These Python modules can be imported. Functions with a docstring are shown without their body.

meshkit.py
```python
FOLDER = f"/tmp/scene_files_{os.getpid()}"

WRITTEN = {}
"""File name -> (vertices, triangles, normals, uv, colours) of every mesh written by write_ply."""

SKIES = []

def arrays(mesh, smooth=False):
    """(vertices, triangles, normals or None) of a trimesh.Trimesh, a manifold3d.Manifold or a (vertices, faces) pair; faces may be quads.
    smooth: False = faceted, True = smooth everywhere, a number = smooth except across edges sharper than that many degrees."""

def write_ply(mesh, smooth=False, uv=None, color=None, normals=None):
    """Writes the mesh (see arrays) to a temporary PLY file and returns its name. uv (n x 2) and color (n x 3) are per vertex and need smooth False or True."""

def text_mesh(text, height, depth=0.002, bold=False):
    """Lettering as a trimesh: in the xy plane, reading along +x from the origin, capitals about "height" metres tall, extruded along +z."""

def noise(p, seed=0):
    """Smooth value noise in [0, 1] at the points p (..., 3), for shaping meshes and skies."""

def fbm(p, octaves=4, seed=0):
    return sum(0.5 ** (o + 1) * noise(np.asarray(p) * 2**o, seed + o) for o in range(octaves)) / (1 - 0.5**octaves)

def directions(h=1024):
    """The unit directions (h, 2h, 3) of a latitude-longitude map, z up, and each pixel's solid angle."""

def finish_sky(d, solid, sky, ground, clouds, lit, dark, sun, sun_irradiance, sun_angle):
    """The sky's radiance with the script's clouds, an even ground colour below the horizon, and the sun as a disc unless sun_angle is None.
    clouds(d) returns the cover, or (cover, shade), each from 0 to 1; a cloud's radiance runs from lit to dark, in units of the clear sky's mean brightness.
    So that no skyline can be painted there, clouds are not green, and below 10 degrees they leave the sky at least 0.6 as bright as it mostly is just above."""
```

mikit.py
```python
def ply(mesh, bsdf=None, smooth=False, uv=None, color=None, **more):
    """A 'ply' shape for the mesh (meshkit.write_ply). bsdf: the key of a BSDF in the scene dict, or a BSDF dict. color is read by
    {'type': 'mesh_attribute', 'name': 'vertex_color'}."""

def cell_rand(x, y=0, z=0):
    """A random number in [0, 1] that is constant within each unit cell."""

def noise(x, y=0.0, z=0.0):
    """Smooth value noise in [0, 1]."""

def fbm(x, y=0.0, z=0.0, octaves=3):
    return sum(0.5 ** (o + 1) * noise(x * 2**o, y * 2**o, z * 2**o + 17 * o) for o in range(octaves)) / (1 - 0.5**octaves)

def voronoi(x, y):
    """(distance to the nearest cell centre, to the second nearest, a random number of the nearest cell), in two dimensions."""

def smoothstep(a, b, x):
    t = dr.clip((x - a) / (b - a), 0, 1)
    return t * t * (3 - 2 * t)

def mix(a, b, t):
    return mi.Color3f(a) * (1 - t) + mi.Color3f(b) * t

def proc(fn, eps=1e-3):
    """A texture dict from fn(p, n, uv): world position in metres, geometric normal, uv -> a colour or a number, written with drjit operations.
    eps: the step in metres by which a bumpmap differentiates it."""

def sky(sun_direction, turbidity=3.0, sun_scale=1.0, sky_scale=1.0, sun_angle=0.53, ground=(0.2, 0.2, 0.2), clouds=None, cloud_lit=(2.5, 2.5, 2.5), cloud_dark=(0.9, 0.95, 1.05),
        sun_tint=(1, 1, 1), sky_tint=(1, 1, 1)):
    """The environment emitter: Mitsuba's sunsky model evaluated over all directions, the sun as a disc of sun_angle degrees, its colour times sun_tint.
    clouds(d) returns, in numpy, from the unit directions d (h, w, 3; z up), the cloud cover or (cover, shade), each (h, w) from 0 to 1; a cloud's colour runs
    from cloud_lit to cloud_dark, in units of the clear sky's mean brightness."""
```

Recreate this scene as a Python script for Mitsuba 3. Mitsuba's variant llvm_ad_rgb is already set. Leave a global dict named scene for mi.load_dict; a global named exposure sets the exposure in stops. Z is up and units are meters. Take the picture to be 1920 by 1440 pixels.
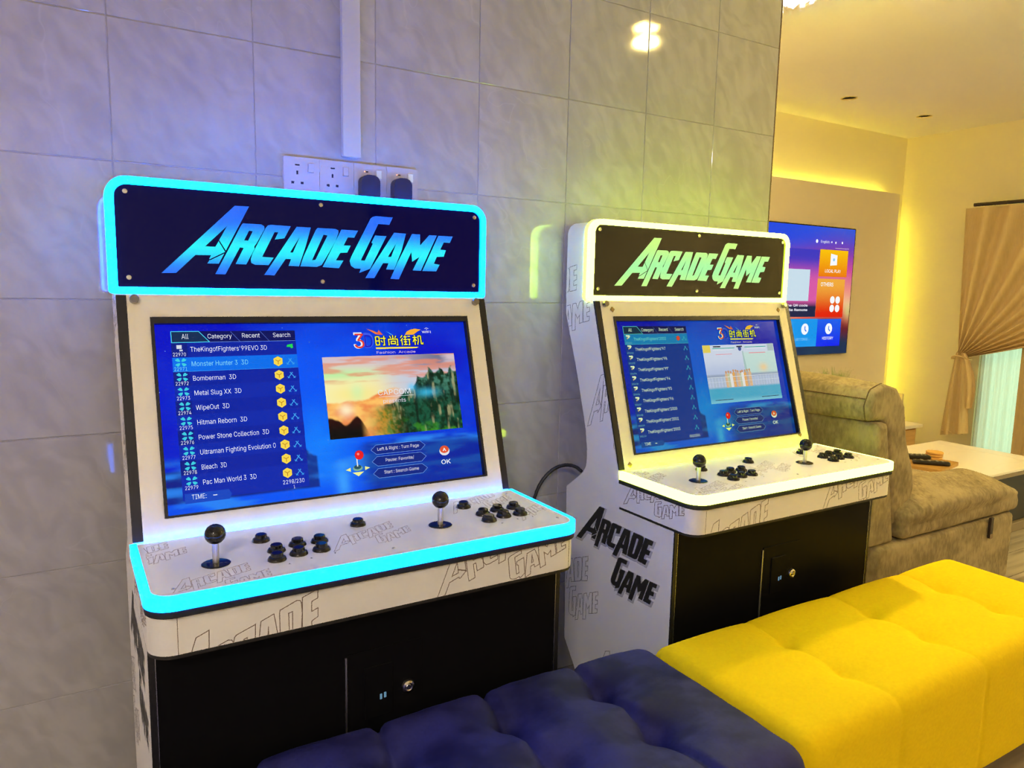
import math, random
import numpy as np, trimesh
import mitsuba as mi, drjit as dr
import mikit, meshkit
from mikit import noise, fbm, voronoi, cell_rand, smoothstep, mix
from shapely.geometry import Polygon, LineString, MultiPolygon, box as sbox, Point
from shapely.ops import unary_union
from shapely import affinity

T = mi.ScalarTransform4f
random.seed(7); np.random.seed(7)
scene, labels = {}, {}

# ------------------------------------------------------------------ camera, sky, lights, exposure
CAM = np.array([-0.0965, -1.8568, 1.2456])
yaw, pitch, roll = 0.54333, -0.131388, 0.020558
FW = np.array([math.sin(yaw) * math.cos(pitch), math.cos(yaw) * math.cos(pitch), math.sin(pitch)])
RT = np.array([math.cos(yaw), -math.sin(yaw), 0.0])
UP = np.cross(RT, FW)
UP2 = -math.sin(roll) * RT + math.cos(roll) * UP
scene['camera'] = {'type': 'perspective', 'fov': math.degrees(2 * math.atan(960 / 1373.42)), 'fov_axis': 'x', 'near_clip': 0.02, 'far_clip': 100.0,
                   'to_world': T().look_at(CAM.tolist(), (CAM + FW).tolist(), UP2.tolist())}
exposure = 0.0
LED_BLUE = ((0.0, 3.6, 24.0), (0.0, 11.0, 125.0), (0.0, 4.5, 24.0))      # tube face, rim of the light box, strip at the foot of the screen board
LED_GREEN = ((13.0, 18.5, 0.80), (8.5, 16.0, 0.35), (16.0, 33.0, 0.3))
LAMP_WARM = (1.0, 0.72, 0.22)          # crystal lamps
LAMP_NEUTRAL = (1.0, 0.86, 0.74)       # ceiling panel at the camera's side
COVE = (1.0, 0.70, 0.05)               # strip behind the television wall
P_LAMP_ARCADE, P_LAMP_LIVING, P_PANEL, P_COVE = 60.0, 250.0, 45.0, 60.0
PANEL_WARM, P_PANEL_WARM = (1.0, 0.74, 0.26), 50.0
scene['evening_sky'] = {'type': 'constant', 'sampling_weight': 0.6, 'radiance': {'type': 'rgb', 'value': [1.1, 1.75, 1.2]}}

# ------------------------------------------------------------------ helpers
def rgb(v): return {'type': 'rgb', 'value': [float(x) for x in v]}

def lin(r, g, b):
    c = np.array([r, g, b]) / 255.0
    return tuple(np.where(c <= 0.04045, c / 12.92, ((c + 0.055) / 1.055) ** 2.4))

def mat(name, color, rough=0.5, metallic=0.0, spec=0.5, two=True, bump=None, **kw):
    b = {'type': 'principled', 'base_color': color if isinstance(color, dict) else rgb(color), 'roughness': rough, 'metallic': metallic}
    if not metallic: b['specular'] = spec
    b.update(kw)
    if bump is not None: b = {'type': 'bumpmap', 'arbitrary': bump[0], 'scale': bump[1], 'bsdf': b}
    if two: b = {'type': 'twosided', 'bsdf': b}
    scene[name] = b

def number(key):
    if key not in scene and key not in labels: return key
    n = 1
    while f'{key}_{n:03d}' in scene or f'{key}_{n:03d}' in labels: n += 1
    return f'{key}_{n:03d}'

def put(key, mesh, m, smooth=False, label=None, cat=None, group=None, kind=None, tw=None, **kw):
    key = number(key)
    d = mesh if isinstance(mesh, dict) else mikit.ply(mesh, m, smooth=smooth, **kw)
    if tw is not None: d = {**d, 'to_world': tw}
    scene[key] = d
    e = {k: v for k, v in (('label', label), ('category', cat), ('group', group), ('kind', kind)) if v}
    if e: labels[key] = e
    return key

def thing(key, label, cat, group=None):
    key = number(key)
    labels[key] = {'label': label, 'category': cat, **({'group': group} if group else {})}
    return key

def struct(key, mesh, m, smooth=False, **kw): return put(key, mesh, m, smooth, kind='structure', **kw)

def emit(c, w=1.0): return {'type': 'area', 'sampling_weight': float(w), 'radiance': rgb(c)}

cat = trimesh.util.concatenate

def bx(x0, x1, y0, y1, z0, z1):
    m = trimesh.creation.box([x1 - x0, y1 - y0, z1 - z0]); m.apply_translation([(x0 + x1) / 2, (y0 + y1) / 2, (z0 + z1) / 2]); return m

def cbx(x0, x1, y0, y1, z0, z1, c=0.003):
    """box with chamfered edges"""
    p = np.array([[a, b, d] for a in (x0, x1) for b in (y0, y1) for d in (z0, z1)], float)
    ctr = p.mean(0); pts = []
    for q in p:
        for k in range(3):
            r = q.copy()
            for j in range(3):
                if j != k: r[j] -= np.sign(q[j] - ctr[j]) * c
            pts.append(r)
    return trimesh.convex.convex_hull(np.array(pts))

def rbox(x0, x1, y0, y1, z0, z1, r, step):
    """finely gridded rounded box (for padded things)"""
    lo, hi = np.array([x0, y0, z0], float), np.array([x1, y1, z1], float)
    V, F, n0 = [], [], 0
    def coords(a, b):
        n = max(2, int(round((b - a) / step)))
        return np.linspace(a, b, n + 1)
    for ax in range(3):
        u, v = [(1, 2), (2, 0), (0, 1)][ax]
        cu, cv = coords(lo[u], hi[u]), coords(lo[v], hi[v])
        gu, gv = np.meshgrid(cu, cv, indexing='ij')
        for side in (0, 1):
            P = np.zeros(gu.shape + (3,)); P[..., u], P[..., v], P[..., ax] = gu, gv, (lo, hi)[side][ax]
            nu, nv = gu.shape
            idx = np.arange(nu * nv).reshape(nu, nv) + n0
            a, b, c, d = idx[:-1, :-1].ravel(), idx[1:, :-1].ravel(), idx[1:, 1:].ravel(), idx[:-1, 1:].ravel()
            f = np.stack([a, b, c], 1), np.stack([a, c, d], 1)
            f = np.vstack(f)
            if side == 0: f = f[:, ::-1]
            V.append(P.reshape(-1, 3)); F.append(f); n0 += nu * nv
    V, F = np.vstack(V), np.vstack(F)
    inner = np.clip(V, lo + r, hi - r)
    d = V - inner; L = np.linalg.norm(d, axis=1, keepdims=True)
    N = d / np.maximum(L, 1e-9)
    V = inner + N * r
    m = trimesh.Trimesh(V, F, process=False)
    m.merge_vertices(digits_vertex=5)
    inner = np.clip(m.vertices, lo + r, hi - r); d = m.vertices - inner
    N = d / np.maximum(np.linalg.norm(d, axis=1, keepdims=True), 1e-9)
    return m, N

def lathe(profile, n=24, center=(0, 0, 0), axis=None):
    p = np.array(profile, float); k = len(p)
    a = np.arange(n) * 2 * math.pi / n
    V = np.stack([p[:, None, 0] * np.cos(a), p[:, None, 0] * np.sin(a), np.repeat(p[:, None, 1], n, 1)], -1).reshape(-1, 3)
    i, j = np.meshgrid(np.arange(k - 1), np.arange(n), indexing='ij')
    q = lambda I, J: (I * n + J % n).ravel()
    F = np.vstack([np.stack([q(i, j), q(i, j + 1), q(i + 1, j + 1)], 1), np.stack([q(i, j), q(i + 1, j + 1), q(i + 1, j)], 1)])
    m = trimesh.Trimesh(V, F, process=False); m.merge_vertices(); m.update_faces(m.nondegenerate_faces())
    if axis is not None: m.apply_transform(trimesh.geometry.align_vectors([0, 0, 1], axis))
    m.apply_translation(center); return m

def tube(pts, r, n=8):
    pts = np.array(pts, float)
    tan = np.gradient(pts, axis=0); tan /= np.linalg.norm(tan, axis=1, keepdims=True)
    ref = np.array([0.13, 0.27, 0.95]); V = []
    for p, t in zip(pts, tan):
        a = np.cross(t, ref); a /= np.linalg.norm(a); b = np.cross(t, a)
        ang = np.arange(n) * 2 * math.pi / n
        V.append(p + r * (np.cos(ang)[:, None] * a + np.sin(ang)[:, None] * b))
    k = len(pts); V = np.vstack(V); F = []
    for i in range(k - 1):
        for j in range(n):
            a, b, c, d = i * n + j, i * n + (j + 1) % n, (i + 1) * n + (j + 1) % n, (i + 1) * n + j
            F += [[a, b, c], [a, c, d]]
    V = np.vstack([V, pts[:1], pts[-1:]])
    for j in range(n): F += [[k * n, (j + 1) % n, j], [k * n + 1, (k - 1) * n + j, (k - 1) * n + (j + 1) % n]]
    m = trimesh.Trimesh(V, F, process=False); trimesh.repair.fix_normals(m); return m

def spline(pts, n=40):
    from scipy.interpolate import CubicSpline
    pts = np.array(pts, float); s = np.r_[0, np.cumsum(np.linalg.norm(np.diff(pts, axis=0), axis=1))]
    return CubicSpline(s, pts)(np.linspace(0, s[-1], n))

def polys(g):
    if g.is_empty: return []
    return [p for p in getattr(g, 'geoms', [g]) if p.geom_type == 'Polygon' and p.area > 1e-9]

def flat(g):
    """triangulated 2-D shape as (vertices xy0, faces), facing +z"""
    V, F, n = [], [], 0
    for p in polys(g):
        v, f = trimesh.creation.triangulate_polygon(p, engine='earcut')
        v = np.asarray(v); f = np.asarray(f)
        cr = np.cross(v[f[:, 1]] - v[f[:, 0]], v[f[:, 2]] - v[f[:, 0]])
        f[cr < 0] = f[cr < 0][:, ::-1]
        V.append(np.c_[v, np.zeros(len(v))]); F.append(f + n); n += len(v)
    return np.vstack(V), np.vstack(F)

def extrude(g, h):
    return cat([trimesh.creation.extrude_polygon(p, h, engine='earcut') for p in polys(g)])

def frame(O, U, V, N):
    M = np.eye(4); M[:3, 0], M[:3, 1], M[:3, 2], M[:3, 3] = U, V, N, O
    return M

def rrect(x0, x1, y0, y1, r, corners='tblr', n=8):
    """rectangle with rounded corners: r = (bottom-left, bottom-right, top-right, top-left)"""
    rs = r if isinstance(r, (tuple, list)) else (r,) * 4
    P = []
    for (cx, cy, sx, sy, a0), q in zip(((x0, y0, 1, 1, 180), (x1, y0, -1, 1, 270), (x1, y1, -1, -1, 0), (x0, y1, 1, -1, 90)), rs):
        if q <= 0: P.append((cx, cy)); continue
        for k in range(n + 1):
            a = math.radians(a0 + 90 * k / n); P.append((cx + sx * q + q * math.cos(a), cy + sy * q + q * math.sin(a)))
    return Polygon(P)

_txt = {}
def text2d(s, h, bold=False):
    """lettering as flat triangles (vertices, faces) facing +z"""
    k = (s, h, bold)
    if k not in _txt:
        m = meshkit.text_mesh(s, h, 0.001, bold)
        f = m.faces[m.face_normals[:, 2] > 0.5]
        u, inv = np.unique(f, return_inverse=True)
        v = m.vertices[u].copy(); v[:, 2] = 0
        _txt[k] = (v, inv.reshape(f.shape))
    return _txt[k]

# ------------------------------------------------------------------ materials
def tile_color(p, n, uv):
    i, k = dr.floor(p.x / 0.3), dr.floor(p.z / 0.3)
    t = cell_rand(i, k, 3)
    ox, oz = t * 37.0, cell_rand(i, k, 5) * 23.0
    big = fbm(p.x * 9 + ox, p.z * 7 + oz, 1.3, 4)
    u, w = p.x * 0.8 + p.z * 0.6, p.z * 0.8 - p.x * 0.6
    warp = fbm(p.x * 10 + oz, p.z * 10 + ox, 4.7, 3)
    streak = fbm(u * 46 + ox + warp * 5, w * 17 + oz + warp * 3, 2.9, 5)
    v = dr.abs(noise(u * 9 + warp * 4 + ox, w * 4 + warp * 3 + oz, 8.0) - 0.5)
    vein = (1 - smoothstep(0.0, 0.020, v)) * smoothstep(0.42, 0.68, fbm(p.x * 6 + oz, p.z * 6 + ox, 9.1, 2))
    c = mix((0.400, 0.384, 0.365), (0.485, 0.467, 0.444), smoothstep(0.28, 0.72, big * 0.45 + streak * 0.55))
    c = c * (0.98 + 0.04 * t)
    return mix(c, (0.62, 0.60, 0.58), vein * 0.22)
mat('tile_glaze', mikit.proc(tile_color), 0.06, spec=0.42)
mat('grout', (0.40, 0.38, 0.36), 0.8)
mat('paint_cream', (0.80, 0.77, 0.70), 0.7, spec=0.2)
mat('paint_yellow', (0.80, 0.745, 0.52), 0.7, spec=0.2)
mat('paint_ceiling', (0.82, 0.80, 0.76), 0.8, spec=0.1)
mat('panel_beige', (0.70, 0.63, 0.53), 0.55, spec=0.3)
def floor_color(p, n, uv):
    row = dr.floor(p.y / 0.16)
    o = cell_rand(row, 3, 1) * 9
    g = fbm(p.x * 1.6 + o, p.y * 28, row, 4)
    c = mix((0.25, 0.215, 0.165), (0.40, 0.35, 0.275), smoothstep(0.25, 0.75, g))
    c = c * (0.85 + 0.3 * cell_rand(dr.floor(p.x / 1.2 + o), row, 2))
    j = dr.abs(p.y / 0.16 - row - 0.5)
    return c * (1 - 0.5 * smoothstep(0.485, 0.495, j))
mat('floor_wood', mikit.proc(floor_color), 0.35, spec=0.4)
mat('laminate_white', (0.83, 0.82, 0.81), 0.28, spec=0.5)
mat('board_white', (0.86, 0.80, 0.58), 0.4, spec=0.4)
mat('laminate_black', (0.004, 0.004, 0.005), 0.28, spec=0.04)
mat('edge_black', (0.008, 0.008, 0.009), 0.35, spec=0.4)
mat('acrylic_dark', (0.003, 0.003, 0.004), 0.05, spec=0.5)
mat('acrylic_navy', (0.002, 0.002, 0.004), 0.05, spec=0.12)
mat('rubber_black', (0.008, 0.008, 0.01), 0.6, spec=0.3)
mat('gloss_black', (0.004, 0.004, 0.004), 0.06, spec=0.45)
mat('plug_black', (0.01, 0.01, 0.012), 0.4, spec=0.4)
mat('chrome', (0.85, 0.84, 0.82), 0.18, metallic=1.0)
mat('steel_brushed', (0.62, 0.60, 0.57), 0.35, metallic=1.0)
mat('steel_dark', (0.30, 0.28, 0.26), 0.3, metallic=1.0)
mat('trunking_grey', (0.52, 0.52, 0.53), 0.4, spec=0.4)
mat('gold_pad', (0.30, 0.19, 0.05), 0.45, spec=0.4)
mat('print_black', (0.008, 0.008, 0.009), 0.4, spec=0.4)
mat('print_grey', (0.40, 0.39, 0.40), 0.5, spec=0.3)
mat('print_line', (0.20, 0.155, 0.14), 0.5, spec=0.3)
mat('print_side', (0.27, 0.25, 0.25), 0.5, spec=0.3)
mat('print_faint', (0.40, 0.34, 0.32), 0.5, spec=0.3)
mat('tube_skin', (0.02, 0.02, 0.02), 0.5, spec=0.2)
mat('screen_black', (0.003, 0.003, 0.004), 0.12, spec=0.10)
mat('plate_silver', (0.50, 0.45, 0.42), 0.38, spec=0.5, metallic=0.0)
mat('plastic_white', (0.78, 0.77, 0.75), 0.35, spec=0.45)
def weave(p, n, uv): return noise(p.x * 900, p.y * 900, p.z * 900) * 0.5 + noise(p.x * 350, p.y * 350, p.z * 350) * 0.5
def yellow_c(p, n, uv): return mix((0.80, 0.57, 0.004), (0.88, 0.64, 0.006), fbm(p.x * 160, p.y * 160, p.z * 160, 3))
mat('fabric_yellow', mikit.proc(yellow_c), 0.85, spec=0.12, sheen=0.3)
def navy_c(p, n, uv):
    f = fbm(p.x * 9, p.y * 13 + 3, p.z * 11, 4)
    c = mix((0.005, 0.0055, 0.042), (0.022, 0.024, 0.118), smoothstep(0.3, 0.72, f))
    return c * (0.85 + 0.3 * fbm(p.x * 260, p.y * 260, p.z * 260, 2))
mat('velvet_navy', mikit.proc(navy_c), 0.62, spec=0.15, sheen=0.35, sheen_tint=0.9)
def suede_c(p, n, uv):
    f = fbm(p.x * 11 + 5, p.y * 13, p.z * 12, 4); g = fbm(p.x * 120, p.y * 120, p.z * 40, 3)
    return mix((0.19, 0.150, 0.085), (0.38, 0.31, 0.19), smoothstep(0.25, 0.75, f * 0.6 + g * 0.4))
mat('suede_tan', mikit.proc(suede_c), 0.8, spec=0.15, sheen=0.4)
mat('seam_thread', (0.14, 0.10, 0.055), 0.8, spec=0.1)
mat('strap_dark', (0.022, 0.012, 0.010), 0.5)
mat('strap_tag', (0.22, 0.15, 0.09), 0.6)
def curtain_c(p, n, uv): return mix((0.58, 0.45, 0.24), (0.66, 0.52, 0.30), fbm(p.x * 60, p.y * 200, p.z * 25, 3))
mat('curtain_cloth', mikit.proc(curtain_c), 0.75, spec=0.15, sheen=0.3)
scene['sheer_cloth'] = {'type': 'principledthin', 'base_color': rgb((0.86, 0.90, 0.85)), 'roughness': 0.7, 'diff_trans': 1.1, 'spec_trans': 0.0}
scene['clear_glass'] = {'type': 'thindielectric', 'int_ior': 1.5}
mat('rod_dark', (0.02, 0.012, 0.008), 0.35)
def marble_c(p, n, uv):
    v = dr.abs(fbm(p.x * 2.4 + 1.0, p.y * 5.0, 0.3, 3) - 0.5)
    return mix((0.80, 0.76, 0.68), (0.50, 0.45, 0.37), (1 - smoothstep(0, 0.012, v)) * 0.15)
mat('table_stone', mikit.proc(marble_c), 0.3, spec=0.45)
mat('table_edge', (0.22, 0.17, 0.11), 0.5)
mat('black_wood', (0.015, 0.013, 0.011), 0.45)
def oak_c(p, n, uv): return mix((0.42, 0.24, 0.075), (0.58, 0.36, 0.13), fbm(p.x * 6, p.y * 60, p.z * 60, 3))
mat('oak', mikit.proc(oak_c), 0.45)
mat('tray_wood', (0.40, 0.225, 0.06), 0.5)
mat('remote_black', (0.012, 0.012, 0.010), 0.3)
mat('remote_key', (0.25, 0.25, 0.24), 0.4)
mat('leaf_green', (0.20, 0.34, 0.03), 0.6)
mat('pot_white', (0.75, 0.72, 0.66), 0.4)
mat('coaster_wood', (0.66, 0.38, 0.10), 0.5)
mat('lamp_metal', (0.75, 0.66, 0.42), 0.2, metallic=1.0)
mat('dark_recess', (0.02, 0.016, 0.012), 0.6)
scene['display'] = {'type': 'mesh_attribute', 'name': 'vertex_color'}; del scene['display']
DISPLAY = {'type': 'mesh_attribute', 'name': 'vertex_color'}

# ------------------------------------------------------------------ the setting
XR, YT, ZC, XW = 5.542, 1.619, 2.45, 2.105      # right wall, television wall, ceiling, end of the tiled wall
XL, YB = -1.9, -3.6                             # walls behind the camera
struct('floor', bx(XL - .1, XR + .1, YB - .1, YT + .1, -0.1, 0.0), 'floor_wood')
DL = [(4.111, 1.139), (4.931, 1.139)]
hole = sbox(XL - .1, YB - .1, XR + .1, YT + .1)
for x, y in DL: hole = hole.difference(Point(x, y).buffer(0.042))
ceil = extrude(hole, 0.1); ceil.apply_translation([0, 0, ZC])
struct('ceiling', ceil, 'paint_ceiling')
struct('wall_left', bx(XL - .1, XL, YB, 0.12, 0, ZC), 'paint_cream')
struct('wall_behind', bx(XL - .1, XR + .1, YB - .1, YB, 0, ZC), 'paint_cream')
struct('wall_television', bx(1.2, XR + .1, YT, YT + .1, 0, ZC), 'paint_yellow')
struct('wall_side', bx(1.2, 1.3, 0.12, YT, 0, ZC), 'paint_cream')
# tiled wall: core with grout colour, tiles proud of it
struct('wall_tiled', bx(XL, XW - .004, 0.0022, 0.12, 0, ZC), 'grout')
def tile_mesh(x0, x1, z0, z1):
    g, c = 0.0010, 0.0012
    a, b, e, f = x0 + g, x1 - g, z0 + g, z1 - g
    V = [[a, .0028, e], [b, .0028, e], [b, .0028, f], [a, .0028, f], [a, c, e], [b, c, e], [b, c, f], [a, c, f],
         [a + c, 0, e + c], [b - c, 0, e + c], [b - c, 0, f - c], [a + c, 0, f - c]]
    Q = [[8, 9, 10, 11]]
    for k in range(4):
        n = (k + 1) % 4
        Q += [[4 + k, 4 + n, 8 + n, 8 + k], [k, n, 4 + n, 4 + k]]
    return (np.array(V, float), np.array(Q))
i0 = int(math.floor(XL / 0.3))
for i in range(i0, 8):
    for k in range(0, 9):
        x0, x1, z0, z1 = max(i * .3, XL), min(i * .3 + .3, XW - .004), k * .3, min(k * .3 + .3, ZC)
        if x1 - x0 < 0.01: continue
        put('wall_tiled__tile', tile_mesh(x0, x1, z0, z1), 'tile_glaze')
struct('trim_1', bx(XW - .004, XW - .001, -0.0008, 0.125, 0, ZC), 'strap_tag')
struct('wall_return', bx(1.3, XW - .004, 0.12, 0.125, 0, ZC), 'paint_cream')
# right wall with the balcony opening
W0, W1, WZ = -1.3, 0.93, 1.80
struct('wall_right', cat([bx(XR, XR + .1, YB, W0, 0, ZC), bx(XR, XR + .1, W1, YT + .1, 0, ZC), bx(XR, XR + .1, W0, W1, WZ, ZC)]), 'paint_yellow')
fr = cat([bx(XR + .02, XR + .07, W0, W0 + .05, 0, WZ), bx(XR + .02, XR + .07, W1 - .05, W1, 0, WZ), bx(XR + .02, XR + .07, W0, W1, WZ - .05, WZ),
          bx(XR + .02, XR + .07, W0, W1, 0, .06), bx(XR + .02, XR + .07, -.21, -.15, 0, WZ)])
struct('window_1', fr, 'steel_brushed')
put('window_1__pane', trimesh.Trimesh([[XR + .045, W0 + .05, .06], [XR + .045, -.21, .06], [XR + .045, -.21, WZ - .05], [XR + .045, W0 + .05, WZ - .05]], [[0, 1, 2], [0, 2, 3]]), 'clear_glass')
put('window_1__pane', trimesh.Trimesh([[XR + .045, -.15, .06], [XR + .045, W1 - .05, .06], [XR + .045, W1 - .05, WZ - .05], [XR + .045, -.15, WZ - .05]], [[0, 1, 2], [0, 2, 3]]), 'clear_glass')
struct('baseboard_television', bx(1.3, XR, YT - .012, YT, 0, .07), 'plastic_white')
struct('baseboard_right', bx(XR - .012, XR, W1, YT - .012, 0, .07), 'plastic_white')
# a plain door in the wall behind the camera (seen only as a reflection)
struct('door_1', cat([bx(1.9, 2.75, YB, YB + .03, 0, 2.05)]), 'oak')
put('door_1__handle', tube([[2.0, YB + .03, 1.0], [2.0, YB + .08, 1.0], [2.12, YB + .08, 1.0]], .009), 'steel_brushed', True)
put('door_1__frame', cat([bx(1.82, 1.9, YB, YB + .045, 0, 2.13), bx(2.75, 2.83, YB, YB + .045, 0, 2.13), bx(1.9, 2.75, YB, YB + .045, 2.05, 2.13)]), 'black_wood')

# ------------------------------------------------------------------ lamps
def crystal_lamp(x, y, power, label, sp=1.0):
    t = thing('crystal_lamp', label, 'ceiling lamp')
    put(t + '__ceiling_plate', cbx(x - .13, x + .13, y - .13, y + .13, ZC - .02, ZC, .004), 'lamp_metal')
    for a, b in ((-1, -1), (1, -1), (-1, 1), (1, 1)):
        put(t + '__bulb', trimesh.primitives.Sphere(radius=.022, center=[x + a * .055 * sp, y + b * .055 * sp, ZC - .055], subdivisions=2).to_mesh(), 'tube_skin', True,
            emitter=emit(np.array(LAMP_WARM) * power * 5.2, 1.0))
    for i in range(3):
        for j in range(3):
            px, py = x + (i - 1) * .08 * sp, y + (j - 1) * .08 * sp
            m = lathe([(0, -.045), (.022, -.022), (.034, .0), (.028, .012), (0, .016)], 8, (px, py, ZC - .055))
            put(t + '__crystal', m, 'clear_glass')
    return t
crystal_lamp(2.40, 0.20, P_LAMP_LIVING, 'crystal ceiling lamp cut by the top of the frame, past the tiled wall', .55)
crystal_lamp(2.28, -0.93, P_LAMP_ARCADE, 'crystal ceiling lamp above the bench, seen only as a bright reflection on the tiles', .45)
for lx, ly, lc, lp, lt_ in ((-1.2, -3.05, LAMP_NEUTRAL, P_PANEL, 'round white ceiling lamp behind the camera, nearer the left wall'), (5.0, -2.0, PANEL_WARM, P_PANEL_WARM, 'round warm ceiling lamp above the right-hand part of the room, outside the frame')):
    t = thing('panel_lamp', lt_, 'ceiling lamp')
    put(t + '__rim', lathe([(.19, -.03), (.20, -.03), (.20, 0), (.19, 0)], 40, (lx, ly, ZC)), 'plastic_white', 40)
    put(t + '__diffuser', lathe([(0, -.028), (.19, -.028), (.19, -.02)], 40, (lx, ly, ZC)), 'tube_skin', 40, emitter=emit(np.array(lc) * lp * 4, 1.0))
for q, (x, y) in enumerate(DL):
    t = thing('downlight', ['small dark unlit recessed downlight nearer the tiled wall', 'small dark unlit recessed downlight nearer the curtain corner'][q], 'downlight', 'unlit downlights in the ceiling')
    put(t + '__trim_ring', lathe([(.040, .004), (.041, -.003), (.049, -.003), (.049, .001)], 32, (x, y, ZC)), 'lamp_metal', 40)
    put(t + '__recess', lathe([(.0415, 0), (.036, .05), (0, .05)], 32, (x, y, ZC)), 'dark_recess', 40)

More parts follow.
